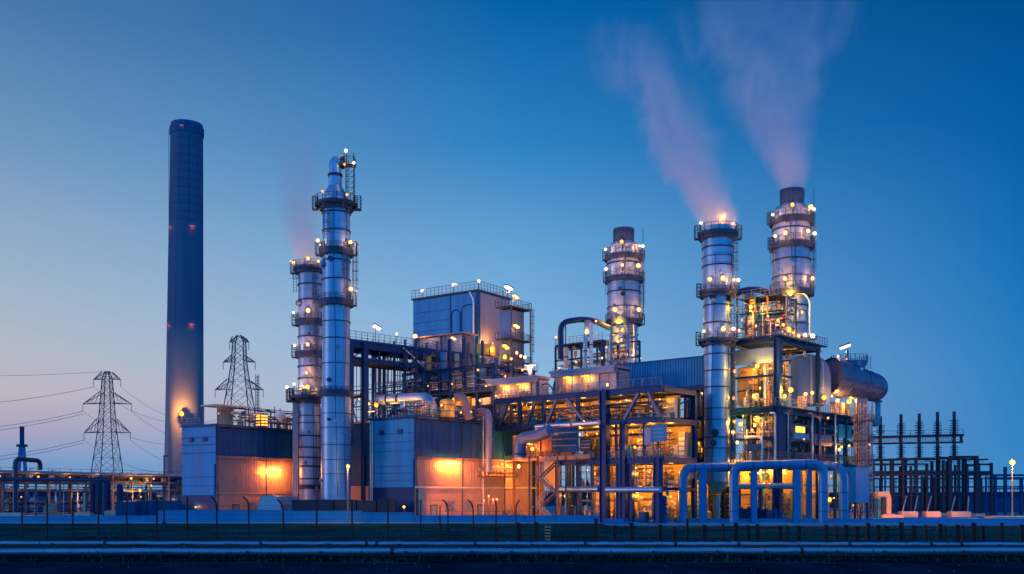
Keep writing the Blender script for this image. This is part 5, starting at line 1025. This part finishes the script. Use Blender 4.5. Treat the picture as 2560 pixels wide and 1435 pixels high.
for k in range(12): zz = z0+.4+k*(zq-z0-.7)/12; b.box(.04,.1,g.v(1395,.1),g.v(1345,.1),zz,zz+.08)
b.build('brick_panel', M['pipe_red'], r); clutter(r, .3, 2.6, v1*.4, v1, z0, zq, 30, 111, ['pipe','pink','pipe_red','cream'], .6, .2, .05)
lamp(r, (-.5,g.v(1331,-.5),g.z(1120)), 'amber', .38); lamp(r, (1.4,v1*.8,zq-.6), 'in', .12); lamp(r, (1.4,v1*.3,zq-.6), 'in', .1); railing(r, [(-.3,-.2,z0),(-.3,v1,z0)],1.0,.7,'rail')
b = MB(); b.tube([(-.5,g.v(1478,-.5),g.z(1147)+.2),(-.5,v1*.4,g.z(1147))],.38,12); b.build('pipe', M['pink'], r)
# stair against the hall's left end
g = U(1385, 143, 49.5, 'stair_tower', 'steel stair with landings between the pink wall and the glowing hall', 'stairs'); r = g.root; b = MB(); zz = 0
for f in range(4):
    a, c = ((0,0,f*2.2),(0,3,f*2.2+2.2)) if f%2 == 0 else ((1.0,3,f*2.2),(1.0,0,f*2.2+2.2))
    for e in (-.4,.4): b.bar(Vector(a)+Vector((e,0,0)),Vector(c)+Vector((e,0,0)),.08,.22)
    for k in range(10): p = Vector(a).lerp(Vector(c),k/10); b.cbox(p,(.8,.28,.05))
b.build('flight', M['deck'], r); b = MB()
for f in range(1,5): b.box(-.5,1.5,2.9 if f%2 else -1.,4.2 if f%2 else .1,f*2.2-.1,f*2.2)
b.build('landing', M['deck'], r)
for f in range(4): a, c = ((-.45,0,f*2.2),(-.45,3,f*2.2+2.2)) if f%2 == 0 else ((-.45,3,f*2.2),(-.45,0,f*2.2+2.2)); railing(r, [a,c],1.0,.5,'rail')
for u,v in ((-.5,-1),(1.5,-1),(-.5,4.2),(1.5,4.2)): beam(r, (u,v,0),(u,v,9.5),.2,.2,'pipe_dk','post')
# ================================================================ right hand process building
A = U(1945, 143, 49.5, 'process_building', 'tall blue frame building on the right, crowded with pipes and lamps', 'steel frame'); r = A.root
v1 = A.v(1655); u1 = A.u(2168); uw = A.u(2045); v2 = A.v(1832); zA, zB, zC = 8.4, 16.2, 26.4
for u,v,w_,zz in ((0,0,.95,zC),(0,v2,.5,zC),(uw,0,.5,zC),(uw,v2,.5,zC),(u1,0,.6,zB),(u1*.72,0,.55,zB),(u1*.42,0,.5,zB),(u1,v2,.5,zB),(0,v1,.6,zB),(0,v1*.7,.5,zB),(0,v1*.45,.45,zA),(u1*.2,0,.45,zA),(u1*.6,0,.45,zA),(u1*.85,0,.4,zA)):
    beam(r, (u,v,0),(u,v,zz),w_,w_,'steel','column')
b = MB(); b.box(.8,2.6,-.35,.15,zA,zB-.5); b.build('cable_duct', M['steel'], r)
for zz,h,ue,ve in ((zA,.8,u1,v1),(zA+3.6,.4,u1,v2),(zB,1.0,u1,v1*.5),(zB+4.9,.3,uw*.3,v2),(zC,.9,uw+.6,v2+.5)):
    beam(r, (0,-.3,zz),(0,ve+.3,zz),.5,h); beam(r, (-.3,0,zz),(ue+.3,0,zz),.5,h)
    if zz in (zA,zB,zC):
        b = MB(); b.box(.3,ue,.3,ve,zz-.2,zz-.05); b.build('floor', M['deck'], r); beam(r, (ue,0,zz),(ue,ve,zz),.4,h); beam(r, (0,ve,zz),(ue,ve,zz),.4,h)
        b = MB(); b.box(-.9,ue+.9,-.9,-.26,zz+.3,zz+.42); b.box(-.9,-.26,-.26,ve,zz+.3,zz+.42); b.build('walkway', M['steel'], r)
        railing(r, [(ue+.8,-.85,zz+.42),(-.85,-.85,zz+.42),(-.85,ve,zz+.42)],1.15,.85,'rail')
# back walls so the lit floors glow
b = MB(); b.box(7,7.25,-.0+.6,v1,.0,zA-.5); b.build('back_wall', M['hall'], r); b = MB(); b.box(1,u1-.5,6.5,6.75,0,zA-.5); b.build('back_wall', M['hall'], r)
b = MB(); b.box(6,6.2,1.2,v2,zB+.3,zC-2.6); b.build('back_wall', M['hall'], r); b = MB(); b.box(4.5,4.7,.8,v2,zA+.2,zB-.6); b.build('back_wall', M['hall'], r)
b = MB(); b.box(1,u1-.5,5.5,5.7,zA+.2,zB-.6); b.build('back_panel', M['blue_dk'], r)
b = MB(); b.box(-.02,.1,.6,v2,zC-3.4,zC-1.2); b.build('fascia_panel', M['duct'], r)
hall_bay(r, 5.6, .5, v1, 0, zA, 201); hall_bay(r, 3.2, .5, v1, 0, zA*.62, 202); hall_bay(r, 1.6, .5, v1, 0, zA*.35, 203)
rd = random.Random(77)
for k in range(9): lamp(r, (3.4,v1*(k+.5)/9,zA-1.1), 'in', .2)
for k in range(9): lamp(r, (u1*(k+.5)/9,3.2,zA-1.2), 'in', .17)
for k in range(3): lamp(r, (3,v2*(k+.5)/3,zC-3.8), 'in', .15)
for k in range(3): lamp(r, (2.4,v2*(k+.5)/3,zB-1.2), 'in', .12)
clutter(r, .4, 5, .5, v1, 0, zA-.4, 50, 211, ['pipe','pink','pipe_red','pipe_dk','pipe_blue'], .8, .12, .06)
clutter(r, .5, u1, .4, 5.5, 0, zA-.4, 80, 212, ['pipe','pink','pipe_dk','pipe_blue','cream'], .8, .22, .08)
clutter(r, .2, 4, .4, v2, zA, zB-.4, 90, 213, ['pipe','pipe_dk','pipe_blue','cream'], .8, .2, .06)
clutter(r, .5, u1, .3, 5, zA, zB-.6, 95, 214, ['pipe','pipe_dk','pipe_blue','steel_lt'], .9, .25, .06)
clutter(r, .3, 5.5, .6, v2, zB, zC-3.4, 70, 215, ['pipe','pipe_dk','pipe_red','cream'], .8, .15, .05)
clutter(r, 0, uw, 0, v2, zC-1.2, zC-.3, 20, 216, ['pipe_dk','pipe'], .6, .2, 0)
# dark panels with openings on the right face of the middle floor
for p0,p1,y0,y1,mat in ((1987,2022,1082,1097,'blue'),(2037,2080,1085,1112,'brown'),(1987,2030,1130,1152,'steel'),(2098,2128,1060,1094,'blue'),(2037,2085,1138,1160,'steel'),(2140,2166,1030,1120,'blue')):
    ua, ub = A.u(p0,-.1), A.u(p1,-.1); b = MB(); zq = A.z(y0,ua,0); b.box(ua,ub,-.12,.2,A.z(y1,ua,0),zq); b.build('panel', M[mat], r)
for p0,p1,y0,y1 in ((1985,2024,1035,1082),(2037,2080,1040,1086)):
    ua, ub = A.u(p0,.5), A.u(p1,.5); b = MB(); b.box(ua,ub,1.8,2.0,A.z(y1,ua,0),A.z(y0,ua,0)); b.build('recess', M['blue_dk'], r)
b = MB(); ua, ub = A.u(2003,.8), A.u(2022,.8); b.box(ua,ub,1.4,1.7,A.z(1080,ua,1),A.z(1065,ua,1)); b.build('lit_panel', M['ora'], r)
for px in (2031,2088,1938,1970): 
    u = A.u(px,-.5); b = MB(); q0, q1 = A.z(1152,u,0), A.z(1034,u,0); b.tube(fillet([(u-1.4,-.5,q1),(u,-.5,q1),(u,-.5,q0)],.5,5),.15,8); b.build('pipe', M['pipe'], r)
for px in (1975,2170): u = A.u(px,-1.2); ladder(r, u, -1.2, .3 if px == 2170 else zA, zB, .6)
b = MB(); v = A.v(1905,-.6); q = A.z(1092,0,v); b.tube(fillet([(-.6,A.v(1862,-.6),q),(-.6,v,q),(-.6,v,q-3.4)],.7,5),.2,8); b.build('pipe', M['white'], r)
b = MB(); b.box(-.9,-.3,A.v(1905,-.6),A.v(1864,-.6),A.z(1125),A.z(1108)); b.build('cabinet', M['blue_dk'], r)
FACE_V = ((1893,915,'yel',.46),(1885,990,'yel',.34),(1836,928,'amber',.32),(1834,995,'amber',.3),(1836,1054,'amber',.36),(1852,1060,'yel',.34),(1833,1081,'warm',.36),(1843,1106,'warm',.32),(1830,1152,'amber',.2),(1838,1152,'amber',.2),(1846,1152,'amber',.2),(1858,1040,'dim',.25),(1880,1075,'dim',.25),(1900,970,'warm',.24))
for px,py,k_,rr_ in FACE_V: v = A.v(px,-.9); lamp(r, (-.9,v,A.z(py,-.9,v)), k_, rr_)
FACE_U = ((1977,975,'yel',.44),(1962,990,'yel',.34),(2014,985,'warm',.36),(2031,982,'warm',.3),(2060,994,'amber',.46),(2094,1001,'warm',.42),(2123,1004,'amber',.46),(2105,990,'warm',.2),(2080,990,'warm',.2),(2104,1117,'amber',.36),(2123,1114,'amber',.3),(2098,1124,'warm',.3),(2078,1190,'dim',.2),(2074,1249,'amber',.46),(2085,1245,'amber',.2),(2010,1098,'dim',.2),(2070,1045,'amber',.2))
for px,py,k_,rr_ in FACE_U: u = A.u(px,-.9); lamp(r, (u,-.9,A.z(py,u,-.9)), k_, rr_, power=900 if 2055 < px < 2130 and py in (994,1001,1004) else None)
g = MB(); zq = zB+.5
for px in (2014,2094,2110,2123): u = A.u(px,-.4); g.box(u-.6,u+.6,-.3,.6,zq,zq+2.0)
g.build('cabinet', M['cream'], r)
# the crowded top deck between the two right stacks
clutter(r, -.3, 7, 0, v2, zC+.2, zC+6.5, 100, 221, ['pipe','pipe_dk','pipe','pipe_blue','cream','pipe_red'], .75, .3, .06)
for u,v in ((0,v2*.9),(0,v2*.5),(5,v2*.2),(6,0),(5,v2*.8)): beam(r, (u,v,zC),(u,v,zC+6.6),.2,.2,'pipe_dk','post')
for zz in (zC+2.3,zC+4.4,zC+6.6): b = MB(); b.box(1,7,v2*.05,v2*.95,zz-.12,zz); b.build('deck', M['deck'], r); railing(r, [(1,v2*.05,zz),(1,v2*.95,zz)],1.1,.7,'rail')
for px,py,k_,rr_ in ((1877,768,'yel',.5),(1834,822,'white',.38),(1848,826,'warm',.3),(1828,770,'warm',.24),(1855,800,'dim',.2),(1890,815,'dim',.25),(1920,790,'dim',.25),(1945,800,'amber',.3),(1905,770,'dim',.2)): v = A.v(px,-.6); lamp(r, (-.6,v,A.z(py,-.6,v)), k_, rr_)
for px,py,k_,rr_ in ((1972,824,'amber',.42),(1985,832,'amber',.3),(1997,840,'warm',.36),(2013,838,'white',.38),(2032,840,'white',.5),(1958,812,'amber',.32)): u = A.u(px,-.7); lamp(r, (u,-.7,A.z(py,u,-.7)), k_, rr_)
b = MB(); ua, ub = A.u(1958,0), A.u(2008,0); b.tube(fillet([(ua,-.6,zC),(ua,-.6,zC+5),(ub,-.6,zC+5),(ub,-.6,zC)],1,5),.09,6); b.build('handrail_hoop', M['rail'], r)
for px,y0,rp_,Y,mat,lab in ((1880,785,11,148.5,'white','white conical vessel among the pipes between the two right stacks'),(1901,765,10,147.5,'steel_lt','deep blue upright vessel right of the white one between the right stacks'),(2031,837,10,156,'pipe_blue','pale blue tank with a white lit top at the right end of the top deck'),(2012,835,7,155,'cream','small cream dome beside the pale blue tank on the top deck')): vessel(px, Y, y0, 850, rp_, mat, lab, 'vessel', 'process_vessel', .8 if px == 1880 else .3, 1, None)
for px,y0,y1,rp_,Y,mat,lab in ((1869,918,1012,25,150,'cab2','broad yellow lit column on the middle deck of the right building'),(1916,950,1012,14,147.5,'blue_dk','dark blue vessel right of the broad yellow column')): vessel(px, Y, y0, y1, rp_, mat, lab, 'vessel', 'process_vessel', .2, 2, None)
# pipe bridging from stack D to stack E
s = 153/F; o = empty('pipe_bridge', (wx(1880,153),153,0), 0, 'dark curved pipe bridging between the two right stacks', 'pipe'); b = MB(); X = lambda px: (px-1880)*s
b.tube(fillet([(X(1828),-1,wz(738,153)),(X(1880),0,wz(722,153)),(X(1925),2,wz(722,153)),(X(1985),6,wz(737,153))],2.5,6),.5,12); b.build('pipe', M['steel'], o); b = MB(); b.box(X(1862),X(1884),-.3,.9,wz(850,153),wz(726,153)); b.build('support', M['duct'], o)
# ================================================================ elbow duct + big horizontal drum
o = empty('horizontal_drum', (wx(2125,160),160,0), 0, 'big horizontal metal drum with a bent duct and a railed dome on top', 'drum'); s = 160/F
def P(px, py, dy=0): return Vector(((px-2125)*s, dy, wz(py,160)))
b = MB(); b.tube([P(2058,946,-2.9),P(2100,952,-1.5),P(2150,960,0),P(2186,966,1.1)], [46*s,45*s,38*s,36*s], 36, False)
b.build('shell', M['brown'], o); b = MB(); n = 7; c0 = P(2186,966,1.1); d = (P(2186,966,1.1)-P(2150,960,0)).normalized()
b.tube([c0+d*(36*s*1.15*math.sin(math.pi/2*i/n)) for i in range(n+1)], [max(.02,36*s*math.cos(math.pi/2*i/n)) for i in range(n+1)], 36); b.build('end_cap', M['brown'], o)
b = MB()
for p,q,rr_ in ((P(2066,947,-2.6),P(2070,947.5,-2.4),47.5*s),(P(2097,951.6,-1.6),P(2101,952.2,-1.5),46.5*s),(P(2148,959.6,-.1),P(2152,960.4,.05),39*s),(P(2165,962,.5),P(2169,963,.6),38*s)): b.tube([p,q],rr_,36)
b.build('band', M['brown'], o)
b = MB(); b.lathe([(wz(950,160),37*s),(wz(922,160),37*s),(wz(908,160),43*s),(wz(905,160),44*s),(wz(904,160),44*s)],32,((2124-2125)*s,.2)); b.build('manway_dome', M['steel_lt'], o)
railing(o, [((2124-2125)*s+44*s*math.cos(R(g)),.2+44*s*math.sin(R(g)),wz(904,160)) for g in range(0,360,15)],.9,1,'deck',.045,True)
lamp(o, (P(2116,872).x,-.4,wz(872,160)), 'white', .62, 'flood', R(180)); b = MB(); b.box(P(2113,0).x,P(2119,0).x,-.6,-.2,wz(904,160),wz(878,160)); b.build('lamp_pole', M['rail'], o); lamp(o, (P(2091,892).x,-.8,wz(893,160)), 'white', .34); lamp(o, (P(2112,898).x,-.8,wz(899,160)), 'dim', .22)
ladder(o, P(2166,0).x, -1.2, wz(925,160), wz(895,160))
b = MB(); b.ball(tuple(P(2140,928,-2.35)), .32, 10, 6); b.build('inspection_port', M['white'], o)
b = MB(); b.box(P(2140,0).x,P(2166,0).x,-.6,1.2,0,wz(985,160)); b.build('support', M['duct'], o)
b = MB(); b.tube([P(2200,1002,.9),P(2200,1060,.9)],.42,10); b.lathe([(wz(1066,160),.2),(wz(1060,160),.5),(wz(1052,160),.5),(wz(1050,160),.2)],10,(P(2200,0).x-.5,.9)); b.build('drain_pipe', M['steel_lt'], o); b = MB(); b.tube([P(2200,1004,.9),P(2200,1000,.9)],.7,12); b.build('flange', M['blue_dk'], o)
o2 = empty('elbow_duct', (wx(2025,155.5),155.5,0), 0, 'big pale blue duct bending from the right building into the horizontal drum', 'duct'); s2 = 155.5/F
def Q(px, py, dy=0): return Vector(((px-2025)*s2, dy, wz(py,155.5)))
b = MB(); pf = [(1988,1013),(1988,898),(1996,891),(2016,889),(2036,893),(2052,903),(2063,920),(2069,945),(2069,985),(2062,1013)]; n = len(pf)
b._add([tuple(Q(x,y,-1.7)) for x,y in pf]+[tuple(Q(x,y,2.6)) for x,y in pf], [tuple(range(n))[::-1], tuple(range(n,2*n))]+[(i,(i+1)%n,n+(i+1)%n,n+i) for i in range(n)]); b.build('duct', M['duct'], o2)
for k_ in range(1,4):                                        # flange frames round the bend
    x0_, x1_ = Q(1988,0).x, Q(2069,0).x; b = MB(); q_ = Q(2004+k_*15,0).x; b.box(q_-.09,q_+.09,-1.82,-1.7,wz(1013,155.5),wz((892,896,908)[k_-1],155.5)); b.build('stiffener', M['lav'], o2)
# stair tower at the far right of the plant
g = U(2168, 152, 49.5, 'lattice_tower', 'slim lattice stair tower at the right end of the plant', 'tower'); r = g.root; zq = g.z(1003)
for u in (0,2):
    for v in (0,2): beam(r, (u,v,0),(u,v,zq),.16,.16,'pink','post')
b = MB(); k = 0
while k < zq-1.6:
    b.bar((0,0,k),(2,0,k+1.6),.08); b.bar((0,0,k+1.6),(0,2,k),.08); b.bar((0,0,k),(2,0,k),.08); b.bar((0,0,k),(0,2,k),.08); b.bar((0,2,k),(2,2,k+1.6),.08); k += 1.6
b.build('bracing', M['pink'], r); clutter(r, 0, 2, 0, 2, 0, zq, 26, 231, ['pink','pipe','pipe_dk'], .5, .2, 0)
for k in range(1,6): b = MB(); b.box(-.3,2.3,-.3,2.3,zq*k/6,zq*k/6+.1); b.build('landing', M['deck'], r); railing(r, [(-.3,2.3,zq*k/6),(-.3,-.3,zq*k/6),(2.3,-.3,zq*k/6)],1.0,.6,'rail')
lamp(r, (-.6,-.6,g.z(1112)), 'dim', .24)
# ================================================================ blue pipe loops in front
def loop(pts, Y, rr_, label, legs=(), dy=0):
    x0 = pts[0][0]; o = empty('pipe_loop', (wx(x0,Y),Y,0), 0, label, 'pipe', 'blue pipe loops before the plant'); s = Y/F
    P_ = [Vector(((px-x0)*s, e, max(0,wz(py,Y)))) for px,py,e in pts]; b = MB(); b.tube(fillet(P_,1.7,8), rr_, 18); b.build('pipe', M['pipe_blue'], o)
    b = MB()
    for p in (P_[0],P_[-1]):
        if p.z < .1: b.tube([p,p+Vector((0,0,.25))], rr_*1.3, 18)
    mid = P_[len(P_)//2-1].lerp(P_[len(P_)//2],.35); d = (P_[len(P_)//2]-P_[len(P_)//2-1]).normalized()*.1; b.tube([mid-d,mid+d], rr_*1.12, 18); b.build('flange', M['steel_lt'], o)
    for px,w_ in legs: x = (px-x0)*s; beam(o, (x,.25,0),(x,.25,wz(1172,Y)),w_*s*2,w_*s*1.6,'steel_lt','leg')
    for k_ in (.2,.5,.8):                             # cladding joints along the run
        a_ = P_[1].lerp(P_[2],k_) if len(P_) > 2 else P_[0]; d = (P_[2]-P_[1]).normalized()*.05; b = MB(); b.tube([a_-d,a_+d], rr_*1.035, 18); b.build('joint_band', M['steel'], o)
    for z_ in (1.6,4.2):
        for p in (P_[0],P_[-1]):
            if p.z < .1: b = MB(); b.tube([p+Vector((0,0,z_)),p+Vector((0,0,z_+.09))], rr_*1.035, 18); b.build('joint_band', M['steel'], o)
    return o
loop([(1707,1310,0),(1707,1169,0),(1850,1167,1.2),(1905,1167,2.6)], 138.5, .64, 'left pipe loop, rising beside the slim stack and running right', ((1757,9),))
loop([(1835,1310,0),(1835,1164,0),(2058,1159,0),(2058,1310,0)], 137.8, .66, 'wide middle pipe loop, a square arch standing on both ends', ((1886,7),(1993,8)))
loop([(1990,1163,4.5),(2066,1163,2.6),(2112,1168,.6),(2112,1310,.4)], 141, .66, 'right pipe loop, only its right leg coming down to the ground', ((2024,6),))
for px,Y,w_,lab in ((1874,142,26,'pale horizontal duct low behind the left part of the wide pipe loop'),(1960,142,26,'pale horizontal duct low behind the middle of the wide pipe loop')):
    b = MB(); s = Y/F; zq = wz(1215,Y); b.tube([(-w_*s*1.5,0,zq),(w_*s*1.5,0,zq)],.42,12); b.mi = 1
    for e in (-1,1): b.box(e*w_*s-.2,e*w_*s+.2,-.2,.2,0,zq)
    o = b.build('duct', [M['fpipe'],M['steel']]); o.location = (wx(px,Y),Y,0); tag(o, lab, 'duct')
g = U(1702, 138.5, 8, 'side_duct', 'grey square elbow duct joining the slim stack from the left', 'duct'); b = MB(); s = 138.5/F; zq = wz(1142,138.5)
b.tube(fillet([(-62*s,4,zq),(48*s,4,zq-.1),(48*s,4,zq-3)],1.1,6),.62,14); b.build('duct', M['cab'], g.root); b = MB(); b.tube([(-62*s,4,zq),(-64*s,4,zq)],.75,14); b.build('flange', M['steel'], g.root)
vessel(1659, 137.5, 1240, 1300, 8, 'blue_dk', 'small dark blue upright tank before the right column of the glowing hall', 'tank', 'tank', .4, 2, 0)
b = MB(); Y = 140; s = Y/F
for k in range(7): b.box(-2.2+k*.65,-1.7+k*.65,0,.5,0,1.9+.2*(k%2))
o = b.build('cabinet_row', M['steel']); o.location = (wx(1876,Y),Y,0); tag(o, 'row of low dark switch cabinets behind the wide pipe loop, left part', 'cabinets')
b = MB()
for k in range(6): b.box(-2.0+k*.65,-1.5+k*.65,0,.5,0,1.7+.25*((k+1)%2))
o = b.build('cabinet_row', M['blue_dk']); o.location = (wx(1925,Y),Y,0); tag(o, 'row of low dark switch cabinets behind the wide pipe loop, right part', 'cabinets')
A5 = U(2140, 142, 49.5, 'annexe', 'small pale blue annexe right of the pipe loops', 'building'); r = A5.root; zq = A5.z(1166); b = MB(); b.box(0,5,0,2.6,zq*.35,zq); b.build('wall', M['blue'], r); b = MB(); b.box(-.2,5.2,-.2,2.8,zq,zq+.2); b.build('roof', M['steel'], r)
for u,v in ((.2,.2),(4.8,.2),(.2,2.4)): beam(r, (u,v,0),(u,v,zq*.35),.25,.25,'steel','column')
clutter(r, 0, 4.5, -.2, 2.2, 0, zq*.34, 18, 241, ['pipe','pink','pipe_dk'], .5, .3, 0); lamp(r, (1.5,1,zq*.3), 'dim', .2)
b = MB(); b.ring(.0,.42,0,.12,18); fan = b.build('vent_fan', M['black'], r); fan.location = (-.08,1.5,zq-1.0); fan.rotation_euler = (0,R(-90),0)
# ================================================================ substation
Y = 185.0; s = Y/F; A = empty('switchyard_frame', (wx(2330,Y),Y,0), 0, 'dark steel switchyard frame of beams and posts at the right', 'steel frame'); r = A
X = lambda px: (px-2330)*s
for px,y0,w_ in ((2185,1150,3),(2213,1160,3),(2228,1150,5),(2257,1150,5),(2277,1165,4),(2290,1148,5),(2305,1190,4),(2317,1160,5),(2338,1190,4),(2358,1150,5),(2374,1142,7),(2397,1150,5),(2418,1160,4),(2441,1145,8),(2450,1190,4),(2478,1157,5),(2465,1190,3)):
    for dy in ((0,5) if w_ > 3 else (0,)): beam(r, (X(px),dy,0),(X(px),dy,wz(y0,Y)),w_*s*1.25,w_*s*1.25,'black' if w_ > 3 else 'blue_dk','post')
for y,x0,x1,h in ((1150,2175,2285,4),(1146,2285,2372,4),(1143,2372,2446,6),(1160,2180,2320,3),(1161,2441,2481,4),(1179,2175,2481,2.5),(1186,2175,2481,6),(1196,2180,2480,2.5),(1217,2210,2478,2.5),(1238,2215,2480,3)):
    for dy in (0,5): beam(r, (X(x0),dy,wz(y,Y)),(X(x1),dy,wz(y-(3 if y in (1150,1186) else 0),Y)),h*s,h*s*1.2,'black')
for px in (2200,2240,2290,2340,2400,2440,2470): beam(r, (X(px),0,wz(1186,Y)),(X(px),5,wz(1186,Y)),.3,.4,'black'); beam(r, (X(px),0,wz(1148,Y)),(X(px),5,wz(1148,Y)),.25,.3,'black')
rd = random.Random(12)
for k in range(70): x = X(rd.uniform(2180,2478)); b = MB(); b.box(x-.05,x+.05,1.0,1.1,rd.uniform(0,3),wz(rd.choice([1180,1196,1217]),Y)); b.build('upright_rod', M['blue_dk'], r)
for k in range(26): b = MB(); zz = wz(rd.uniform(1150,1240),Y); b.bar((X(rd.uniform(2200,2300)),2,zz),(X(rd.uniform(2320,2475)),2,zz),.07); b.build('busbar', M['blue_dk'], r)
for i,(px,dx) in enumerate(((2256,-5),(2318,-6),(2378,-6),(2411,4),(2284,-3))):
    b = MB(); p, q = Vector((X(px+8),-.4,wz(1240,Y))), Vector((X(px+dx),-.6,.1)); b.tube([p,q],.13,8)
    for k in range(14): c = p.lerp(q,(k+.5)/14); b.lathe([(c.z-.08,.1),(c.z,.24),(c.z+.08,.1)],8,(c.x,c.y))
    b.build('cable_sealing_end', M['pipe'], r)
g = empty('insulator_beam', (wx(2300,Y),Y+2.5,0), 0, 'braced horizontal beam carrying the five tall insulators', 'beam'); X2 = lambda px: (px-2300)*s; b = MB()
zq0, zq1, zr0, zr1 = wz(1092,Y), wz(1086,Y), wz(1108,Y), wz(1104,Y)
for dy in (-.6,.6): b.bar((X2(2172),dy,zq0),(X2(2421),dy,zq1),.35,.45); b.bar((X2(2168),dy,zr0),(X2(2420),dy,zr1),.22,.28)
b.build('chord', M['black'], g); b = MB(); n = 34
for i in range(n):
    a, c = X2(2174+(2400-2174)*i/n), X2(2174+(2400-2174)*(i+1)/n); t = i/n; z0_, z1_ = zr0+(zr1-zr0)*t, zq0+(zq1-zq0)*t
    for dy in (-.6,.6): b.bar((a,dy,z0_),(c,dy,z1_),.1); b.bar((a,dy,z1_),(c,dy,z0_),.1)
b.build('lattice', M['pipe'], g)
for px in (2176,2418): b = MB(); b.box(X2(px)-.2,X2(px)+.2,-.2,.2,0 if px == 2176 else zr1,zq1); b.build('post', M['black'], g)
railing(g, [(X2(2185),-.7,zq0+.2),(X2(2420),-.7,zq1+.2)],.9,2.4,'black',.04,False,1)
for i,(px,yt) in enumerate(((2209,1039),(2261,1034),(2307,1032),(2353,1028),(2395,1027))):
    o = empty('insulator', (wx(px,Y),Y+1.6,0), 0, ['leftmost tall insulator, shortest of the five on the braced beam','second tall insulator from the left on the braced beam','middle one of the five tall insulators on the braced beam','fourth tall insulator from the left on the braced beam','rightmost tall insulator near the free end of the braced beam'][i], 'insulator', 'insulators on the braced beam')
    z0_, z1_ = wz(1150,Y), wz(yt,Y); b = MB(); b.tube([(0,0,z0_),(0,0,z1_)],.3,10); b.build('rod', M['black'], o); b = MB()
    zz = wz(1144,Y)
    while zz < z1_-1.6:
        if not (wz(1110,Y) < zz < wz(1084,Y)): w_ = .72 + .16*(int(zz*2)%2); b.lathe([(zz-.09,.28),(zz-.02,w_),(zz+.04,w_*.95),(zz+.09,.28)],14)
        zz += .32
    b.build('sheds', M['blue_dk'], o)
for px,wpx,hpx,Yp,lab in ((2208,36,66,170,'tall pinkish arched concrete block at the left of the switchyard'),(2269,40,13,172,'long pink lit concrete plinth right of the arched block'),(2328,36,13,172,'pink lit concrete plinth under the middle of the switchyard'),(2397,48,13,172,'widest pink lit concrete plinth near the right of the switchyard'),(2146,20,14,160,'small pinkish concrete block at the foot of the lattice stair tower'),(2228,52,6,168,'low pale kerb slab before the arched block'),(2445,24,6,176,'thin grey slab at the right end of the switchyard'),(2350,30,7,176,'thin grey slab beside the middle plinth of the switchyard')):
    s_ = Yp/F; b = MB(); w_ = wpx*s_/2; h = hpx*s_
    if hpx > 40:
        b.box(-w_,-w_*.55,-.9,.9,0,h-1); b.box(w_*.2,w_*.85,-.9,.9,0,h-1.2); b._add([(-w_,-.9,h-1),(w_*.85,-.9,h-1.2),(w_*.85,.9,h-1.2),(-w_,.9,h-1),(-w_,-.9,h-.2),(w_*.55,-.9,h),(w_*.55,.9,h),(-w_,.9,h-.2)],[(0,3,2,1),(4,5,6,7),(0,1,5,4),(1,2,6,5),(2,3,7,6),(3,0,4,7)]); b.box(-w_*1.1,w_*1.3,-1.2,1.2,0,.6)
    else: b.box(-w_,w_,-1,1,0,h); b.box(-w_*.96,w_*.96,-.9,.9,h,h+.08)
    o = b.build('concrete_block' if hpx > 40 else 'plinth', M['plinth']); o.location = (wx(px,Yp),Yp,.02); tag(o, lab, 'plinth')
for k in range(3): vessel(2188+k*9, 168, 1246, 1290, 4, ('blue_dk','steel_lt','steel')[k], ('dark blue upright pipe under the arched block, left one','lighter blue upright pipe under the arched block, middle one','blue upright pipe under the arched block, right one')[k], 'tank', 'tank', .2, 1, 0)
b = MB(); b.box(-4,9,-1.5,1.5,0,.55); b.box(-3.8,8.8,-1.3,1.3,.55,.62); o = b.build('lamp_island', M['plinth']); o.location = (wx(2540,150),150.2,.02); tag(o, 'long pale island kerb at the foot of the far right street lamp', 'kerb')
g = empty('pipe_rack', (wx(2510,190),190,0), 0, 'low dark pipe rack running out of view at the far right', 'pipe rack'); s = 190/F; X3 = lambda px: (px-2510)*s
for px,y0 in ((2488,1190),(2513,1167),(2553,1197),(2590,1197)): beam(g, (X3(px),0,0),(X3(px),0,wz(y0,190)),.5,.5,'blue_dk','post')
for y,h in ((1188,.4),(1196,.5),(1217,.3),(1222,.25)): beam(g, (X3(2480),0,wz(y,190)),(X3(2640),0,wz(y,190)),.3,h,'blue_dk')
for k in range(14): b = MB(); x = X3(2484+k*9); b.bar((x,.4,wz(1240,190)),(x,.4,wz(1218,190)),.1); b.build('upright_rod', M['blue_dk'], g)
# dark hedge bank behind the switchyard is terrain; a long dark wall closes the yard
b = MB(); b.box(-26,60,0,.5,0,3.2); b.box(-26,60,-.06,.56,3.2,3.35)
for k in range(22): b.box(-26+k*4,-25.8+k*4,-.08,0,0,3.2)
o = b.build('yard_wall', M['blue_dk']); o.location = (wx(2400,215),215,0); tag(o, 'long dark panelled wall behind the switchyard', 'wall')
b = MB(); b.box(-30,33,0,.5,0,2.6); b.box(-30,33,-.06,.56,2.6,2.75)
for k in range(16): b.box(-30+k*4,-29.8+k*4,-.08,0,0,2.6)
o = b.build('yard_wall', M['blue_dk']); o.location = (wx(170,228),228,0); tag(o, 'long dark panelled wall behind the left pipe rack', 'wall')
